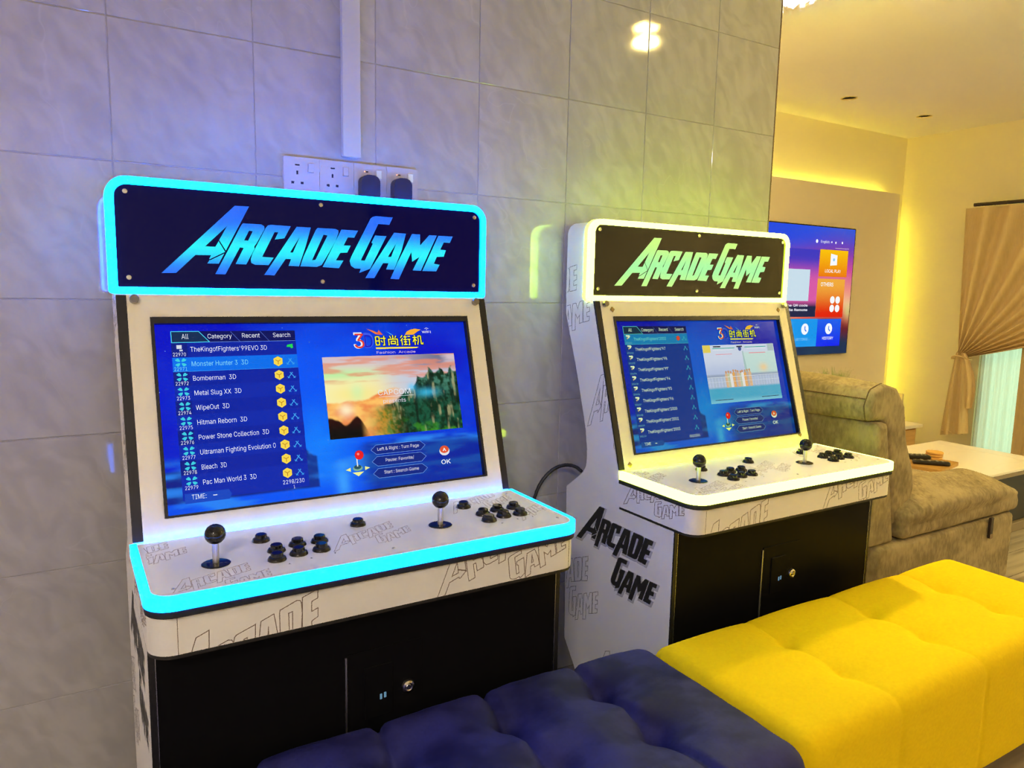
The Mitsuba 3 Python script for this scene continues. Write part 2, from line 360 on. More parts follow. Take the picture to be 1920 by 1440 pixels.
# ------------------------------------------------------------------ wall sockets and trunking
SX, SZ, SP = 0.3635, 1.506, 0.0875
def socket_mesh(x, z):
    s = rrect(x - .0005, x + .0865, z - .043, z + .043, .003)
    m = extrude(s, .010)
    m.apply_transform(frame([0, -.0002, 0], [1, 0, 0], [0, 0, 1], [0, -1, 0])); return m
names = ['leftmost silver wall socket, empty, above the blue-lit cabinet', 'second silver wall socket from the left, empty, above the blue-lit cabinet',
         'third silver wall socket from the left, black plug in it, red neon', 'rightmost silver wall socket with a black plug in it, above the blue-lit cabinet']
for q in range(4):
    x = SX + q * SP
    t = thing('wall_socket', names[q], 'wall socket', 'sockets in a row above the blue-lit cabinet')
    put(t + '__plate', socket_mesh(x, SZ), 'plate_silver')
    put(t + '__rocker_switch', cbx(x + .058, x + .072, -.0155, -.009, SZ + .008, SZ + .030, .001), 'plate_silver' if q < 2 else 'plastic_white')
    put(t + '__indicator_slot', cbx(x + .027, x + .038, -.0108, -.009, SZ + .0225, SZ + .0258, .0005), 'plug_black')
    if q < 2:
        for (dx, dz, w, h) in ((.032, .006, .0045, .009), (.0205, -.018, .0068, .0055), (.0435, -.018, .0068, .0055)):
            put(t + '__pin_hole', cbx(x + dx - w / 2, x + dx + w / 2, -.0107, -.009, SZ + dz - h / 2, SZ + dz + h / 2, .0004), 'plug_black')
    else:
        put(t + '__neon', cbx(x + .0265, x + .030, -.0114, -.0105, SZ + .0228, SZ + .0255, .0003), 'tube_skin', emitter=emit((3.0, .9, .5), .05))
        p = thing('plug', ['black rounded plug in the third socket from the left', 'black rounded plug in the rightmost socket'][q - 2], 'plug', 'black plugs in the wall sockets')
        m = extrude(rrect(x + .0105, x + .0595, SZ - .052, SZ + .0135, .019, n=10), .028)
        m.apply_transform(frame([0, -.0103, 0], [1, 0, 0], [0, 0, 1], [0, -1, 0]))
        put(p + '__housing', m, 'plug_black', 40)
        put(p + '__cord', tube(spline([[x + .035, -.03, SZ - .05], [x + .035, -.032, SZ - .12], [x + .04, -.018, SZ - .3], [x + .03, -.02, SZ - .5]], 16), .0035), 'plug_black', True)
t = thing('cable_trunking', 'pale plastic cable trunking running up the tiled wall to the ceiling', 'cable trunking')
put(t + '__channel', cbx(.5085, .5505, -.0200, -.0002, 1.5605, ZC, .002), 'trunking_grey')
put(t + '__cover', cbx(.5065, .5525, -.0235, -.0202, 1.5605, ZC, .001), 'trunking_grey')

# ------------------------------------------------------------------ lettering of the cabinets (millimetres, one line)
LET = {'A':[[(-183.6,73.4),(-154.1,73.9),(-205.4,-24.1),(-219.1,-49.7),(-241.8,-50.0),(-236.3,-40.9),(-237.8,-39.8),(-233.9,-32.5),(-264.7,-33.2),(-303.3,-71.6),(-330.8,-72.4)],[(-200.5,29.6),(-218.1,-2.4),(-224.8,-14.4),(-244.8,-14.2)]],'R':[[(-167.8,37.7),(-130.1,37.8),(-123.5,34.2),(-122.7,28.5),(-140.2,-3.1),(-145.4,-10.2),(-145.0,-15.3),(-163.2,-49.6),(-185.1,-49.2),(-167.7,-14.6),(-175.3,-13.8),(-206.4,-71.8),(-226.7,-71.8),(-171.2,33.6)],[(-155.6,22.7),(-147.9,22.0),(-157.8,1.7),(-166.1,1.8)]],'C':[[(-109.8,38.2),(-66.0,37.6),(-80.6,10.4),(-101.5,6.6),(-93.6,22.8),(-101.6,22.7),(-129.2,-31.8),(-104.7,-32.6),(-116.0,-49.4),(-144.8,-49.5),(-152.5,-45.8),(-153.4,-37.8),(-149.8,-26.3),(-120.2,31.0),(-115.5,36.4)]],'A2':[[(-53.1,37.2),(-21.5,37.3),(-33.8,-5.1),(-49.6,-49.9),(-72.6,-49.5),(-67.0,-34.7),(-78.7,-34.5),(-104.0,-71.4),(-125.7,-70.8)],[(-45.8,16.6),(-62.6,-19.8),(-68.5,-19.5)]],'D':[[(-6.4,37.4),(35.4,37.7),(41.6,34.5),(42.1,29.1),(35.0,10.1),(8.2,-35.5),(1.8,-45.3),(-9.3,-49.8),(-46.6,-49.8),(-39.0,-27.7),(-10.2,32.7)],[(7.3,23.0),(16.5,21.7),(-12.0,-33.8),(-19.9,-35.3)]],'E':[[(49.1,37.0),(88.8,36.8),(79.6,20.1),(64.1,20.0),(54.3,1.6),(70.8,1.5),(62.3,-15.0),(45.8,-16.2),(35.5,-33.3),(53.2,-33.3),(42.2,-51.3),(4.2,-49.8)]],'G':[[(132.3,72.8),(175.0,72.3),(166.1,54.6),(138.6,54.8),(95.1,-31.0),(104.9,-31.6),(124.8,8.3),(121.4,10.9),(130.5,28.0),(159.0,27.8),(117.5,-50.3),(91.2,-60.5),(94.8,-51.0),(80.1,-50.5),(71.1,-44.4),(68.1,-33.9),(72.1,-23.2),(119.4,66.0),(123.7,69.9)]],'A3':[[(178.4,37.0),(208.9,36.3),(197.5,-4.6),(177.9,-50.6),(158.0,-50.5),(164.0,-36.0),(150.1,-35.8),(128.1,-71.7),(105.9,-72.2),(122.6,-45.5)],[(184.2,12.5),(170.7,-20.7),(162.6,-20.4)]],'M':[[(224.7,36.5),(246.0,36.5),(246.0,9.9),(270.7,36.2),(291.0,36.2),(248.2,-51.3),(226.7,-50.8),(244.4,-17.9),(225.3,-30.0),(223.1,-6.3),(190.4,-73.0),(168.9,-72.5),(186.9,-33.8)]],'E2':[[(295.3,36.1),(334.8,36.1),(326.9,20.1),(310.1,20.0),(300.6,2.6),(316.2,1.6),(310.2,-14.7),(291.1,-16.1),(283.3,-32.6),(299.1,-34.9),(289.6,-51.5),(252.4,-51.5)]]}
CRACK = [[(-218.6,-1.6),(-216.4,-0.7),(-203.8,-22.4),(-205.6,-24.3)],[(-206.3,-24.7),(-205.7,-26.9),(-236.3,-43.1),(-237.3,-41.2)]]
GLY = {k: Polygon(v[0], v[1:]).buffer(0) for k, v in LET.items()}
for c in CRACK: GLY['A'] = GLY['A'].difference(Polygon(c))
ARC = [GLY[k] for k in ('A', 'R', 'C', 'A2', 'D', 'E')]
GAM = [GLY[k] for k in ('G', 'A3', 'M', 'E2')]
def fit_affine(src, dst):
    A = np.c_[np.array(src, float), np.ones(len(src))]
    s = np.linalg.lstsq(A, np.array(dst, float), rcond=None)[0]
    return [s[0, 0], s[1, 0], s[0, 1], s[1, 1], s[2, 0], s[2, 1]]
AFF_ARC = fit_affine([(-183.6, 73.4), (-330.8, -72.4), (88.8, 36.8), (42.2, -51.3)], [(.2569, .6234), (.1562, .504), (.4968, .5949), (.4602, .5164)])
AFF_GAM = fit_affine([(132.3, 72.8), (334.8, 36.1), (289.6, -51.5), (168.9, -72.5)], [(.3605, .5052), (.5148, .4812), (.4879, .4175), (.4016, .400)])
SIDE_LOGO = [affinity.affine_transform(g, AFF_ARC) for g in ARC] + [affinity.affine_transform(g, AFF_GAM) for g in GAM]
# the two-line logo in its own upright frame: ARCADE from (0,0) to (1,.), GAME under it
def inv_aff(a):
    M = np.array([[a[0], a[1], a[4]], [a[2], a[3], a[5]], [0, 0, 1]]); return np.linalg.inv(M)
def mul_aff(M, a):
    B = M @ np.array([[a[0], a[1], a[4]], [a[2], a[3], a[5]], [0, 0, 1]]); return [B[0, 0], B[0, 1], B[1, 0], B[1, 1], B[0, 2], B[1, 2]]
_back = mul_aff(inv_aff(AFF_ARC), AFF_GAM)
LOGO2 = ARC + [affinity.affine_transform(g, _back) for g in GAM]      # mm, ARCADE as on the light box
def _b(x, y): return (_back[0] * x + _back[1] * y + _back[4], _back[2] * x + _back[3] * y + _back[5])
PT = {'foot': (-330.8, -72.4), 'apex': (-183.6, 73.4), 'Rtail': (-226.7, -71.8), 'Ctr': (-66.0, 37.6), 'A2top': (-53.1, 37.2), 'Etr': (88.8, 36.8), 'Ebr': (42.2, -51.3),
      'Gtl': _b(132.3, 72.8), 'Gtr': _b(175.0, 72.3), 'Gbl': _b(80.1, -50.5), 'E2tr': _b(334.8, 36.1), 'E2br': _b(289.6, -51.5), 'Mbl': _b(168.9, -72.5)}
def place(shift=(0, 0), **k): return fit_affine([PT[n] for n in k], [(p[0] + shift[0], p[1] + shift[1]) for p in k.values()])
def logo_lines(aff, w, clip=None):
    """outline print of the two-line logo, placed in a plane by an affine map"""
    out = []
    for g in LOGO2:
        g = affinity.affine_transform(g, aff)
        g = max(polys(g), key=lambda p: p.area) if polys(g) else g
        out.append(g.boundary.buffer(w / 2, cap_style=2, join_style=2))
    u = unary_union(out)
    return u.intersection(clip) if clip is not None else u
P1 = dict(foot=(-.3888, -.6449), apex=(-.3567, -.569), Etr=(-.2508, -.5446), Ebr=(-.2556, -.5842), Gtl=(-.2996, -.6161), E2tr=(-.2197, -.5898), E2br=(-.2242, -.6181))
P2 = dict(foot=(-.099, -.5662), apex=(-.0565, -.4887), Etr=(.0553, -.4442), E2tr=(.0839, -.4938), E2br=(.0746, -.5221), Gtl=(.0006, -.5102))
ON_TOP = [place(**P1), place(**P2), place((-.110, .180), **P1), place((.410, -.010), **P2), place((.300, .100), **P2)]
ON_FRONT = [[.00069, -.00034, .00027, .00085, -.1984, .6586],
            place(foot=(.0821, .6488), Rtail=(.1504, .662), Gbl=(.2542, .6525), Mbl=(.3265, .6588), E2br=(.3831, .7000))]
S3 = dict(Etr=(.2152, .4547), Ebr=(.2043, .3778), E2tr=(.2737, .3769), E2br=(.2660, .3043), Mbl=(.1974, .2479), Gtl=(.1377, .3424))
ON_SIDE = [place(Etr=(.1146, 1.3239), Ebr=(.1040, 1.2367), E2tr=(.1848, 1.2212), E2br=(.1762, 1.1596), Mbl=(.1014, 1.126)),
           place(apex=(.2444, 1.0069), foot=(.1831, .8416), Rtail=(.2542, .8806), Etr=(.40, 1.03)), place(**S3), place((.299, -.200), **S3)]
ON_TRAY = place(foot=(.3718, .6634), apex=(.4001, .7226), Gbl=(.4991, .6683), E2tr=(.6031, .7319), E2br=(.598, .6834))

# ------------------------------------------------------------------ screens
class Pic:
    """a flat display: layers of coloured triangles in (s, t), t downwards, s to the right, in units of its width and height"""
    def __init__(s, w, h): s.w, s.h, s.V, s.F, s.C, s.n, s.k = w, h, [], [], [], 0, 0
    def add(s, v, f, c):
        v = np.array(v, float); v[:, 2] = 1e-4 * s.k; s.k += 0.05
        c = np.asarray(c, float); c = np.repeat(c[None], len(v), 0) if c.ndim == 1 else c
        s.V.append(v); s.F.append(np.asarray(f) + s.n); s.C.append(c); s.n += len(v)
    def layer(s): s.k = math.floor(s.k + 1)
    def poly(s, pts, c):
        g = pts if not isinstance(pts, list) else Polygon([(x * s.w, -y * s.h) for x, y in pts])
        if polys(g): s.add(*flat(g), c)
    def rect(s, x0, y0, x1, y1, c): s.poly([(x0, y1), (x1, y1), (x1, y0), (x0, y0)], c)
    def grid(s, x0, y0, x1, y1, nx, ny, fn):
        a, b = np.meshgrid(np.linspace(0, 1, nx + 1), np.linspace(0, 1, ny + 1), indexing='ij')
        c = fn(a.ravel(), b.ravel())
        V = np.stack([(x0 + (x1 - x0) * a).ravel() * s.w, -(y0 + (y1 - y0) * b).ravel() * s.h, 0 * a.ravel()], 1)
        i = np.arange((nx + 1) * (ny + 1)).reshape(nx + 1, ny + 1)
        p, q, r, t = i[:-1, :-1].ravel(), i[1:, :-1].ravel(), i[1:, 1:].ravel(), i[:-1, 1:].ravel()
        s.add(V, np.vstack([np.stack([p, r, q], 1), np.stack([p, t, r], 1)]), c)
    def line(s, pts, w, c): s.poly(LineString([(x * s.w, -y * s.h) for x, y in pts]).buffer(w / 2, cap_style=2, join_style=2), c)
    def text(s, txt, x, y, width, c, h=None, bold=False, center=False):
        """baseline from (x, y), width in units of s; h = capital height in metres"""
        v, f = text2d(txt, 1.0, bold); v = v.copy()
        w0 = v[:, 0].max() - v[:, 0].min(); v[:, 0] -= v[:, 0].min()
        k = width * s.w / w0
        v[:, 0] *= k; v[:, 1] *= (h if h else k)
        v[:, 0] += x * s.w - (width * s.w / 2 if center else 0); v[:, 1] += -y * s.h
        s.add(v, f, c)
    def dot(s, x, y, r, c, n=12, ry=None):
        a = np.arange(n) * 2 * math.pi / n
        s.poly(Polygon(np.c_[x * s.w + r * np.cos(a), -y * s.h + (ry or r) * np.sin(a)]), c)
    def mesh(s, M):
        m = trimesh.Trimesh(np.vstack(s.V), np.vstack(s.F), process=False); m.apply_transform(M)
        return m, np.vstack(s.C)

def np_fbm(x, y, z=0.0, o=4, seed=0): return meshkit.fbm(np.stack([x, y, np.full_like(x, z)], -1), o, seed)
def sst(a, b, x): t = np.clip((x - a) / (b - a), 0, 1); return t * t * (3 - 2 * t)
def nmix(a, b, t): t = np.asarray(t)[:, None]; return np.asarray(a, float) * (1 - t) + np.asarray(b, float) * t

HANZI = {  # strokes of the four characters in a unit square, y down
 '时': [[(.05, .12), (.05, .92)], [(.05, .12), (.38, .12)], [(.38, .12), (.38, .92)], [(.05, .52), (.38, .52)], [(.05, .90), (.38, .90)], [(.48, .28), (1.0, .28)], [(.84, .05), (.84, .92), (.68, .92)], [(.56, .48), (.66, .66)]],
 '尚': [[(.5, .0), (.5, .34)], [(.2, .06), (.3, .26)], [(.8, .06), (.7, .26)], [(.08, .98), (.08, .38), (.92, .38), (.92, .94), (.78, .94)], [(.30, .58), (.70, .58), (.70, .82), (.30, .82), (.30, .56)]],
 '街': [[(.24, .02), (.04, .26)], [(.26, .30), (.04, .56)], [(.16, .46), (.16, .98)], [(.50, .04), (.50, .46)], [(.34, .18), (.66, .18)], [(.32, .44), (.68, .44)], [(.50, .52), (.50, .92)], [(.34, .66), (.66, .66)], [(.32, .92), (.68, .92)], [(.74, .14), (.98, .14)], [(.72, .42), (1.0, .42)], [(.88, .42), (.88, .94), (.76, .94)]],
 '机': [[(.02, .26), (.46, .26)], [(.24, .02), (.24, .98)], [(.24, .32), (.04, .70)], [(.24, .36), (.42, .58)], [(.58, .12), (.58, .60), (.48, .96)], [(.56, .12), (.84, .12)], [(.84, .12), (.84, .88), (1.0, .90), (1.0, .74)]]}

def ui_common(P, dim, tint):
    col = lambda r, g, b: np.array(lin(r, g, b)) * dim * np.array(tint)
    def bg(s, t):
        f = np_fbm(s * 5, t * 4, .3, 4, 3); g = np_fbm(s * 16, t * 13, 1.7, 3, 5)
        c = nmix(col(0, 14, 195), col(0, 85, 245), sst(.15, .75, f * .7 + t * .25 + .25 * np.exp(-((s - .47) / .22) ** 2) - .1))
        haze = np.exp(-((s - .44) / .10) ** 2) * sst(.35, .75, t) * (1 - sst(.85, 1.0, t))
        c = nmix(c, col(10, 130, 255), haze * .8 * (.5 + g))
        # dark mountains low in the middle, waves of cloud at the foot
        mt = .80 - .28 * np.exp(-((s - .30) / .075) ** 2) - .17 * np.exp(-((s - .14) / .06) ** 2) - .06 * g
        c = nmix(c, col(8, 20, 110), sst(0, .012, t - mt) * (t < .95) * .85 * (s < .43))
        cl = sst(.70, .78, t) * sst(.40, .65, np_fbm(s * 7, t * 26, 2.2, 4, 9))
        c = nmix(c, col(40, 135, 245), cl * .85)
        rk = sst(.72, .76, t + .09 * (g - .5)) * sst(.54, .62, s + .10 * (f - .5))
        c = nmix(c, col(8, 26, 120), rk * .72)
        fl = np.exp(-((s - .505) / .022) ** 2) * sst(.80, .84, t)
        cb = np.exp(-((t - .735 - .03 * (f - .5)) / .022) ** 2) * sst(.3, .6, np_fbm(s * 9, t * 30, 7.0, 3, 12))
        c = nmix(c, col(50, 150, 250), cb * .8 * (s > .40))
        return nmix(c, col(60, 165, 255), fl * .7 * (.5 + g))
    P.grid(0, 0, 1, 1, 150, 84, bg); P.layer()
    rng = np.random.RandomState(5)
    for _ in range(26): P.dot(rng.rand(), rng.rand() * .7, .0005 + .0007 * rng.rand(), col(120, 190, 255), 6)
    P.layer()
    return col

def ui_right(P, col, bright=1.0):
    W, H = P.w, P.h
    red, wh = col(225, 60, 50), col(235, 235, 240)
    # flourishes, logo
    P.poly([(.634, .037), (.655, .048), (.684, .073), (.664, .072)], col(235, 120, 60)); P.poly([(.676, .045), (.690, .076), (.668, .074)], col(230, 100, 70))
    P.poly([(.768, .079), (.776, .058), (.79, .046), (.808, .040), (.83, .047), (.815, .060), (.80, .078)], col(250, 175, 50))
    P.poly([(.70, .051), (.725, .076), (.718, .077)], col(70, 160, 235)); P.layer()
    P.text('3', .585, .155, .033, wh, .036, True); P.text('D', .622, .153, .032, col(60, 90, 235), .034, True); P.layer()
    P.text('3', .589, .155, .033, red, .034, False); P.text('D', .6235, .151, .027, col(20, 30, 190), .029, False); P.layer()
    for pass_, (wd, cc) in enumerate(((.0052, col(10, 14, 40)), (.0029, col(245, 235, 60)))):
        for k, ch in enumerate('时尚街机'):
            x0 = .660 + .0445 * k
            for st in HANZI[ch]:
                P.line([(x0 + .0375 * a, .080 + .066 * b) for a, b in st], wd, cc)
        P.layer()
    P.poly([(.6595, .1535), (.8145, .1565), (.805, .166), (.6595, .1645)], col(250, 225, 80))
    P.text('Fashion  Arcade', .660, .1935, .140, col(240, 205, 225), .0058)
    P.text('WiFi', .832, .0700, .034, wh, .0055, True)
    P.line([(.843, .042), (.8505, .036), (.858, .042)], .0012, wh); P.dot(.8505, .046, .0012, wh, 8)
    # hints
    for x0, x1, yc in ((.604, .795, .772), (.604, .794, .841), (.604, .794, .912)):
        hx = [(x0, yc), (x0 + .018, yc - .028), (x1 - .018, yc - .028), (x1, yc), (x1 - .018, yc + .028), (x0 + .018, yc + .028)]
        P.poly(hx, col(15, 40, 130)); P.k += .3
        P.line(hx + [hx[0]], .0009, col(120, 165, 235)); P.k += .3
    P.layer()
    P.text('Left & Right : Turn Page', .626, .779, .146, wh, .0075)
    P.text('Pause: Favorite/', .650, .848, .100, wh, .0075)
    P.text('Start : Search Game', .641, .918, .122, wh, .0075)
    # joystick, OK button
    g1, g2 = col(120, 175, 160), col(40, 80, 90)
    P.dot(.5545, .868, .0115, g1, 18, .0062); P.dot(.5545, .861, .0085, g2, 18, .0048); P.k += .5
    P.rect(.5523, .812, .5565, .858, col(225, 230, 235)); P.k += .5
    P.dot(.5633, .7922, .0104, col(235, 30, 35), 20); P.k += .3; P.dot(.560, .786, .003, col(255, 140, 140), 10)
    for a in ([(.514, .872), (.531, .860), (.531, .884)], [(.595, .872), (.578, .860), (.578, .884)], [(.5545, .915), (.535, .890), (.574, .890)]): P.poly(a, col(240, 240, 150))
    P.layer()
    P.dot(.863, .822, .0135, col(225, 225, 230), 24, .0110); P.k += .5
    P.dot(.863, .812, .0118, col(225, 85, 50), 24, .0088); P.k += .5
    P.poly([(.863, .800), (.856, .823), (.8605, .823), (.863, .813), (.8655, .823), (.870, .823)], wh)
    P.text('OK', .8464, .902, .035, wh, .0100, True)

def ui_tabs(P, col, act):
    P.poly([(.042, .037), (.399, .041), (.398, .100), (.042, .099)], col(4, 14, 90)); P.k += .5
    tab = [(.043, .038), (.118, .039), (.146, .098), (.043, .0985)]
    P.poly(tab, col(15, 45, 85)); P.k += .5
    P.line(tab + [tab[0]], .0016, act)
    P.line([(.207, .042), (.232, .098)], .0008, col(90, 120, 215)); P.line([(.293, .042), (.318, .098)], .0008, col(90, 120, 215)); P.line([(.146, .099), (.398, .100)], .0009, col(110, 150, 235))
    P.layer()
    wh = col(235, 240, 250)
    P.text('All', .0705, .0795, .0185, wh, .0105); P.text('Category', .1414, .0785, .068, wh, .0095); P.text('Recent', .2393, .0780, .052, wh, .0098); P.text('Search', .3309, .0780, .0525, wh, .0098)

def clover(P, x, y, c, r=.0045):
    for a, b in ((-1, -1), (1, -1), (-1, 1), (1, 1)):
        P.poly([(x + a * .0020, y + b * .0035), (x + a * .0085, y + b * .0045), (x + a * .0145, y + b * .0100), (x + a * .0150, y + b * .0155), (x + a * .0115, y + b * .0170), (x + a * .0105, y + b * .0215), (x + a * .0065, y + b * .0220), (x + a * .0025, y + b * .0125)], c)
def crossed(P, x, y, c):
    P.line([(x - .011, y + .018), (x + .004, y - .016)], .0019, c); P.line([(x + .011, y + .018), (x - .004, y - .016)], .0019, c)
    P.line([(x - .013, y + .008), (x - .005, y + .018)], .0013, c); P.line([(x + .013, y + .008), (x + .005, y + .018)], .0013, c)
def cube_icon(P, x, y, c, d):
    h = [(x, y - .029), (x + .0135, y - .016), (x + .0135, y + .014), (x, y + .029), (x - .0135, y + .014), (x - .0135, y - .016)]
    P.poly(h, c); P.k += .5
    for q in ((x, y + .017), (x + .008, y - .009), (x - .008, y - .009)): P.line([(x, y), q], .0012, d)

def preview_valley(P, col, x0, y0, x1, y1):
    def f(s, t):
        n1 = np_fbm(s * 5, t * 9, 4.1, 4, 21); n2 = np_fbm(s * 14, t * 12, 2.3, 4, 23); n3 = np_fbm(s * 40, t * 22, .4, 3, 25)
        c = nmix(col(210, 190, 200), col(245, 240, 180), sst(.0, .35, t) * (1 - sst(.2, .75, s)))
        c = nmix(c, col(150, 245, 150), np.exp(-((t - .22) / .07) ** 2) * (1 - sst(.1, .6, s)) * .6)
        c = nmix(c, col(105, 110, 140), sst(.3, .9, s) * (1 - sst(.1, .28, t)) * sst(.3, .6, n1) * .95)
        c = nmix(c, col(190, 205, 225), sst(.35, .6, s) * sst(.12, .3, t) * .7)
        c = nmix(c, col(225, 140, 110), sst(.45, .65, np_fbm(s * 4, t * 22, 1.0, 4, 27)) * (1 - sst(.25, .4, t)) * .75)
        sun = np.exp(-((s - .22) / .20) ** 2 - ((t - .48) / .14) ** 2)
        c = nmix(c, col(150, 255, 225), np.exp(-((s - .22) / .05) ** 2 - ((t - .46) / .09) ** 2) * .9)
        c = nmix(c, col(255, 225, 90), sun * .55)
        # far orange hills, dark rocks left, green pillars right
        hill = .52 + .07 * n2 - .10 * sst(.2, .5, s) - .05 * np.exp(-((s - .5) / .1) ** 2)
        m = sst(-.01, .02, t - hill) * (1 - sst(.38, .62, s))
        c = nmix(c, nmix(col(235, 110, 45), col(255, 190, 90), sst(.3, .7, n2)), m * .9)
        c = nmix(c, col(255, 240, 200), np.exp(-((s - .13) / .05) ** 2 - ((t - .66) / .08) ** 2) * .9)
        peak = .62 - .46 * sst(.42, .80, s) + .10 * (n2 - .5) + .09 * np.abs(np.sin(s * 34 + 3 * n1)) * sst(.5, .7, s)
        m = sst(-.005, .02, t - peak) * sst(.33, .45, s)
        g = nmix(nmix(col(20, 85, 60), col(70, 130, 110), sst(.4, .8, s) * (1 - sst(.3, .7, t))), col(5, 45, 25), sst(.35, .65, n3))
        g = nmix(g, col(3, 26, 16), sst(.45, .70, np_fbm(s * 34, t * 5, 6.0, 3, 35)) * .85)
        g = nmix(g, col(165, 165, 120), sst(.60, .70, np_fbm(s * 30, t * 4, 3.0, 3, 31)) * .75 * sst(.3, .6, n2))
        g = nmix(g, col(60, 150, 40), sst(.75, 1.0, t) * sst(.5, .7, n2) * .8)
        c = nmix(c, g, m)
        w = np.exp(-((s - .40) / .09) ** 2) * sst(.6, .72, t)
        c = nmix(c, nmix(col(190, 140, 30), col(80, 120, 20), sst(.35, .6, n3)), w * .8)
        dk = .70 + .05 * np_fbm(s * 20, t * 2, 6.0, 3, 33) + .10 * np.exp(-((s - .12) / .05) ** 2) + .25 * sst(.2, .3, s)
        c = nmix(c, nmix(col(50, 10, 8), col(5, 5, 6), sst(.7, .95, t)), sst(0, .03, t - dk) * (1 - sst(.22, .30, s)))
        c = nmix(c, col(60, 205, 255), np.exp(-((s - .74) / .08) ** 2 - ((t - .50) / .05) ** 2) * .6 + np.exp(-((s - .63) / .03) ** 2 - ((t - .42) / .05) ** 2) * .7)
        return c
    P.grid(x0, y0, x1, y1, 160, 96, f); P.layer()
    P.text('CAPCOM', .650, .4480, .115, col(225, 232, 240), .0125); P.line([(.652, .458), (.775, .458)], .0008, col(235, 240, 245)); P.text('presents', .665, .4960, .080, col(225, 215, 235), .0090)

def preview_arena(P, col, x0, y0, x1, y1):
    """a generic harbour-side ring: sky, tower, railing, onlookers, blue floor, score bars"""
    X = lambda s: x0 + (x1 - x0) * s
    Y = lambda t: y0 + (y1 - y0) * t
    def f(s, t):
        n = np_fbm(s * 9, t * 7, .5, 3, 41)
        c = nmix(col(205, 215, 230), col(175, 190, 220), sst(.2, .55, t) * .8 + .2 * n)
        c = nmix(c, col(190, 225, 205), sst(.52, .56, s) * sst(.12, .16, t) * (1 - sst(.5, .55, t)) * .7)
        c = nmix(c, col(235, 205, 150), np.exp(-((s - .80) / .06) ** 2 - ((t - .42) / .07) ** 2))
        c = nmix(c, col(120, 135, 150), sst(.50, .53, t) * (1 - sst(.55, .58, t)) * .6)
        c = nmix(c, col(170, 185, 195), sst(.56, .58, t) * .7 * (.6 + .4 * np.sign(np.sin(s * 160))))
        c = nmix(c, col(55, 165, 195), sst(.73, .75, t) * (.85 + .15 * n))
        return nmix(c, col(150, 215, 225), sst(.9, 1.0, t) * .5)
    P.grid(x0, y0, x1, y1, 84, 50, f); P.layer()
    P.poly([(X(.53), Y(.12)), (X(.545), Y(.12)), (X(.565), Y(.52)), (X(.53), Y(.52))], col(165, 195, 190))
    rng = np.random.RandomState(12)
    for k in range(11):
        s = .26 + .032 * k + .008 * rng.rand(); h = .44 + .03 * rng.rand(); cc = [col(215, 180, 140), col(190, 195, 160), col(225, 225, 220), col(225, 165, 90), col(180, 170, 165)][k % 5]
        P.poly([(X(s - .018), Y(.74)), (X(s + .018), Y(.74)), (X(s + .02), Y(h + .06)), (X(s), Y(h + .02)), (X(s - .02), Y(h + .06))], cc); P.k += .4
        P.dot(X(s), Y(h + .015), .0042, col(200, 150, 110), 10); P.k += .2
    P.layer()
    for q in range(24): P.line([(X(.02 + .96 * q / 23), Y(.56)), (X(.02 + .96 * q / 23), Y(.73))], .0006, col(225, 232, 236))
    P.line([(X(0), Y(.56)), (X(1), Y(.555))], .0016, col(215, 225, 230)); P.line([(X(0), Y(.64)), (X(1), Y(.64))], .0009, col(215, 225, 230))
    P.line([(X(.13), Y(.06)), (X(.43), Y(.06))], .0022, col(60, 170, 150)); P.line([(X(.57), Y(.05)), (X(.88), Y(.05))], .0022, col(60, 170, 150)); P.line([(X(.13), Y(.09)), (X(.40), Y(.09))], .0012, col(235, 240, 240)); P.line([(X(.60), Y(.08)), (X(.88), Y(.08))], .0012, col(235, 240, 240))
    P.dot(X(.5), Y(.075), .0075, col(60, 80, 150), 16); P.rect(X(.46), Y(.025), X(.54), Y(.05), col(40, 50, 70))
    P.rect(X(0), Y(0), X(.10), Y(.13), col(225, 205, 90)); P.rect(X(.90), Y(0), X(.99), Y(.13), col(170, 190, 190)); P.rect(X(.14), Y(.02), X(.24), Y(.04), col(40, 45, 60))
    P.rect(X(.16), Y(.16), X(.38), Y(.17), col(230, 150, 160)); P.rect(X(.62), Y(.15), X(.86), Y(.165), col(230, 150, 160))
    P.rect(X(.06), Y(.94), X(.30), Y(.95), col(40, 60, 80)); P.rect(X(.70), Y(.94), X(.95), Y(.95), col(40, 60, 80))

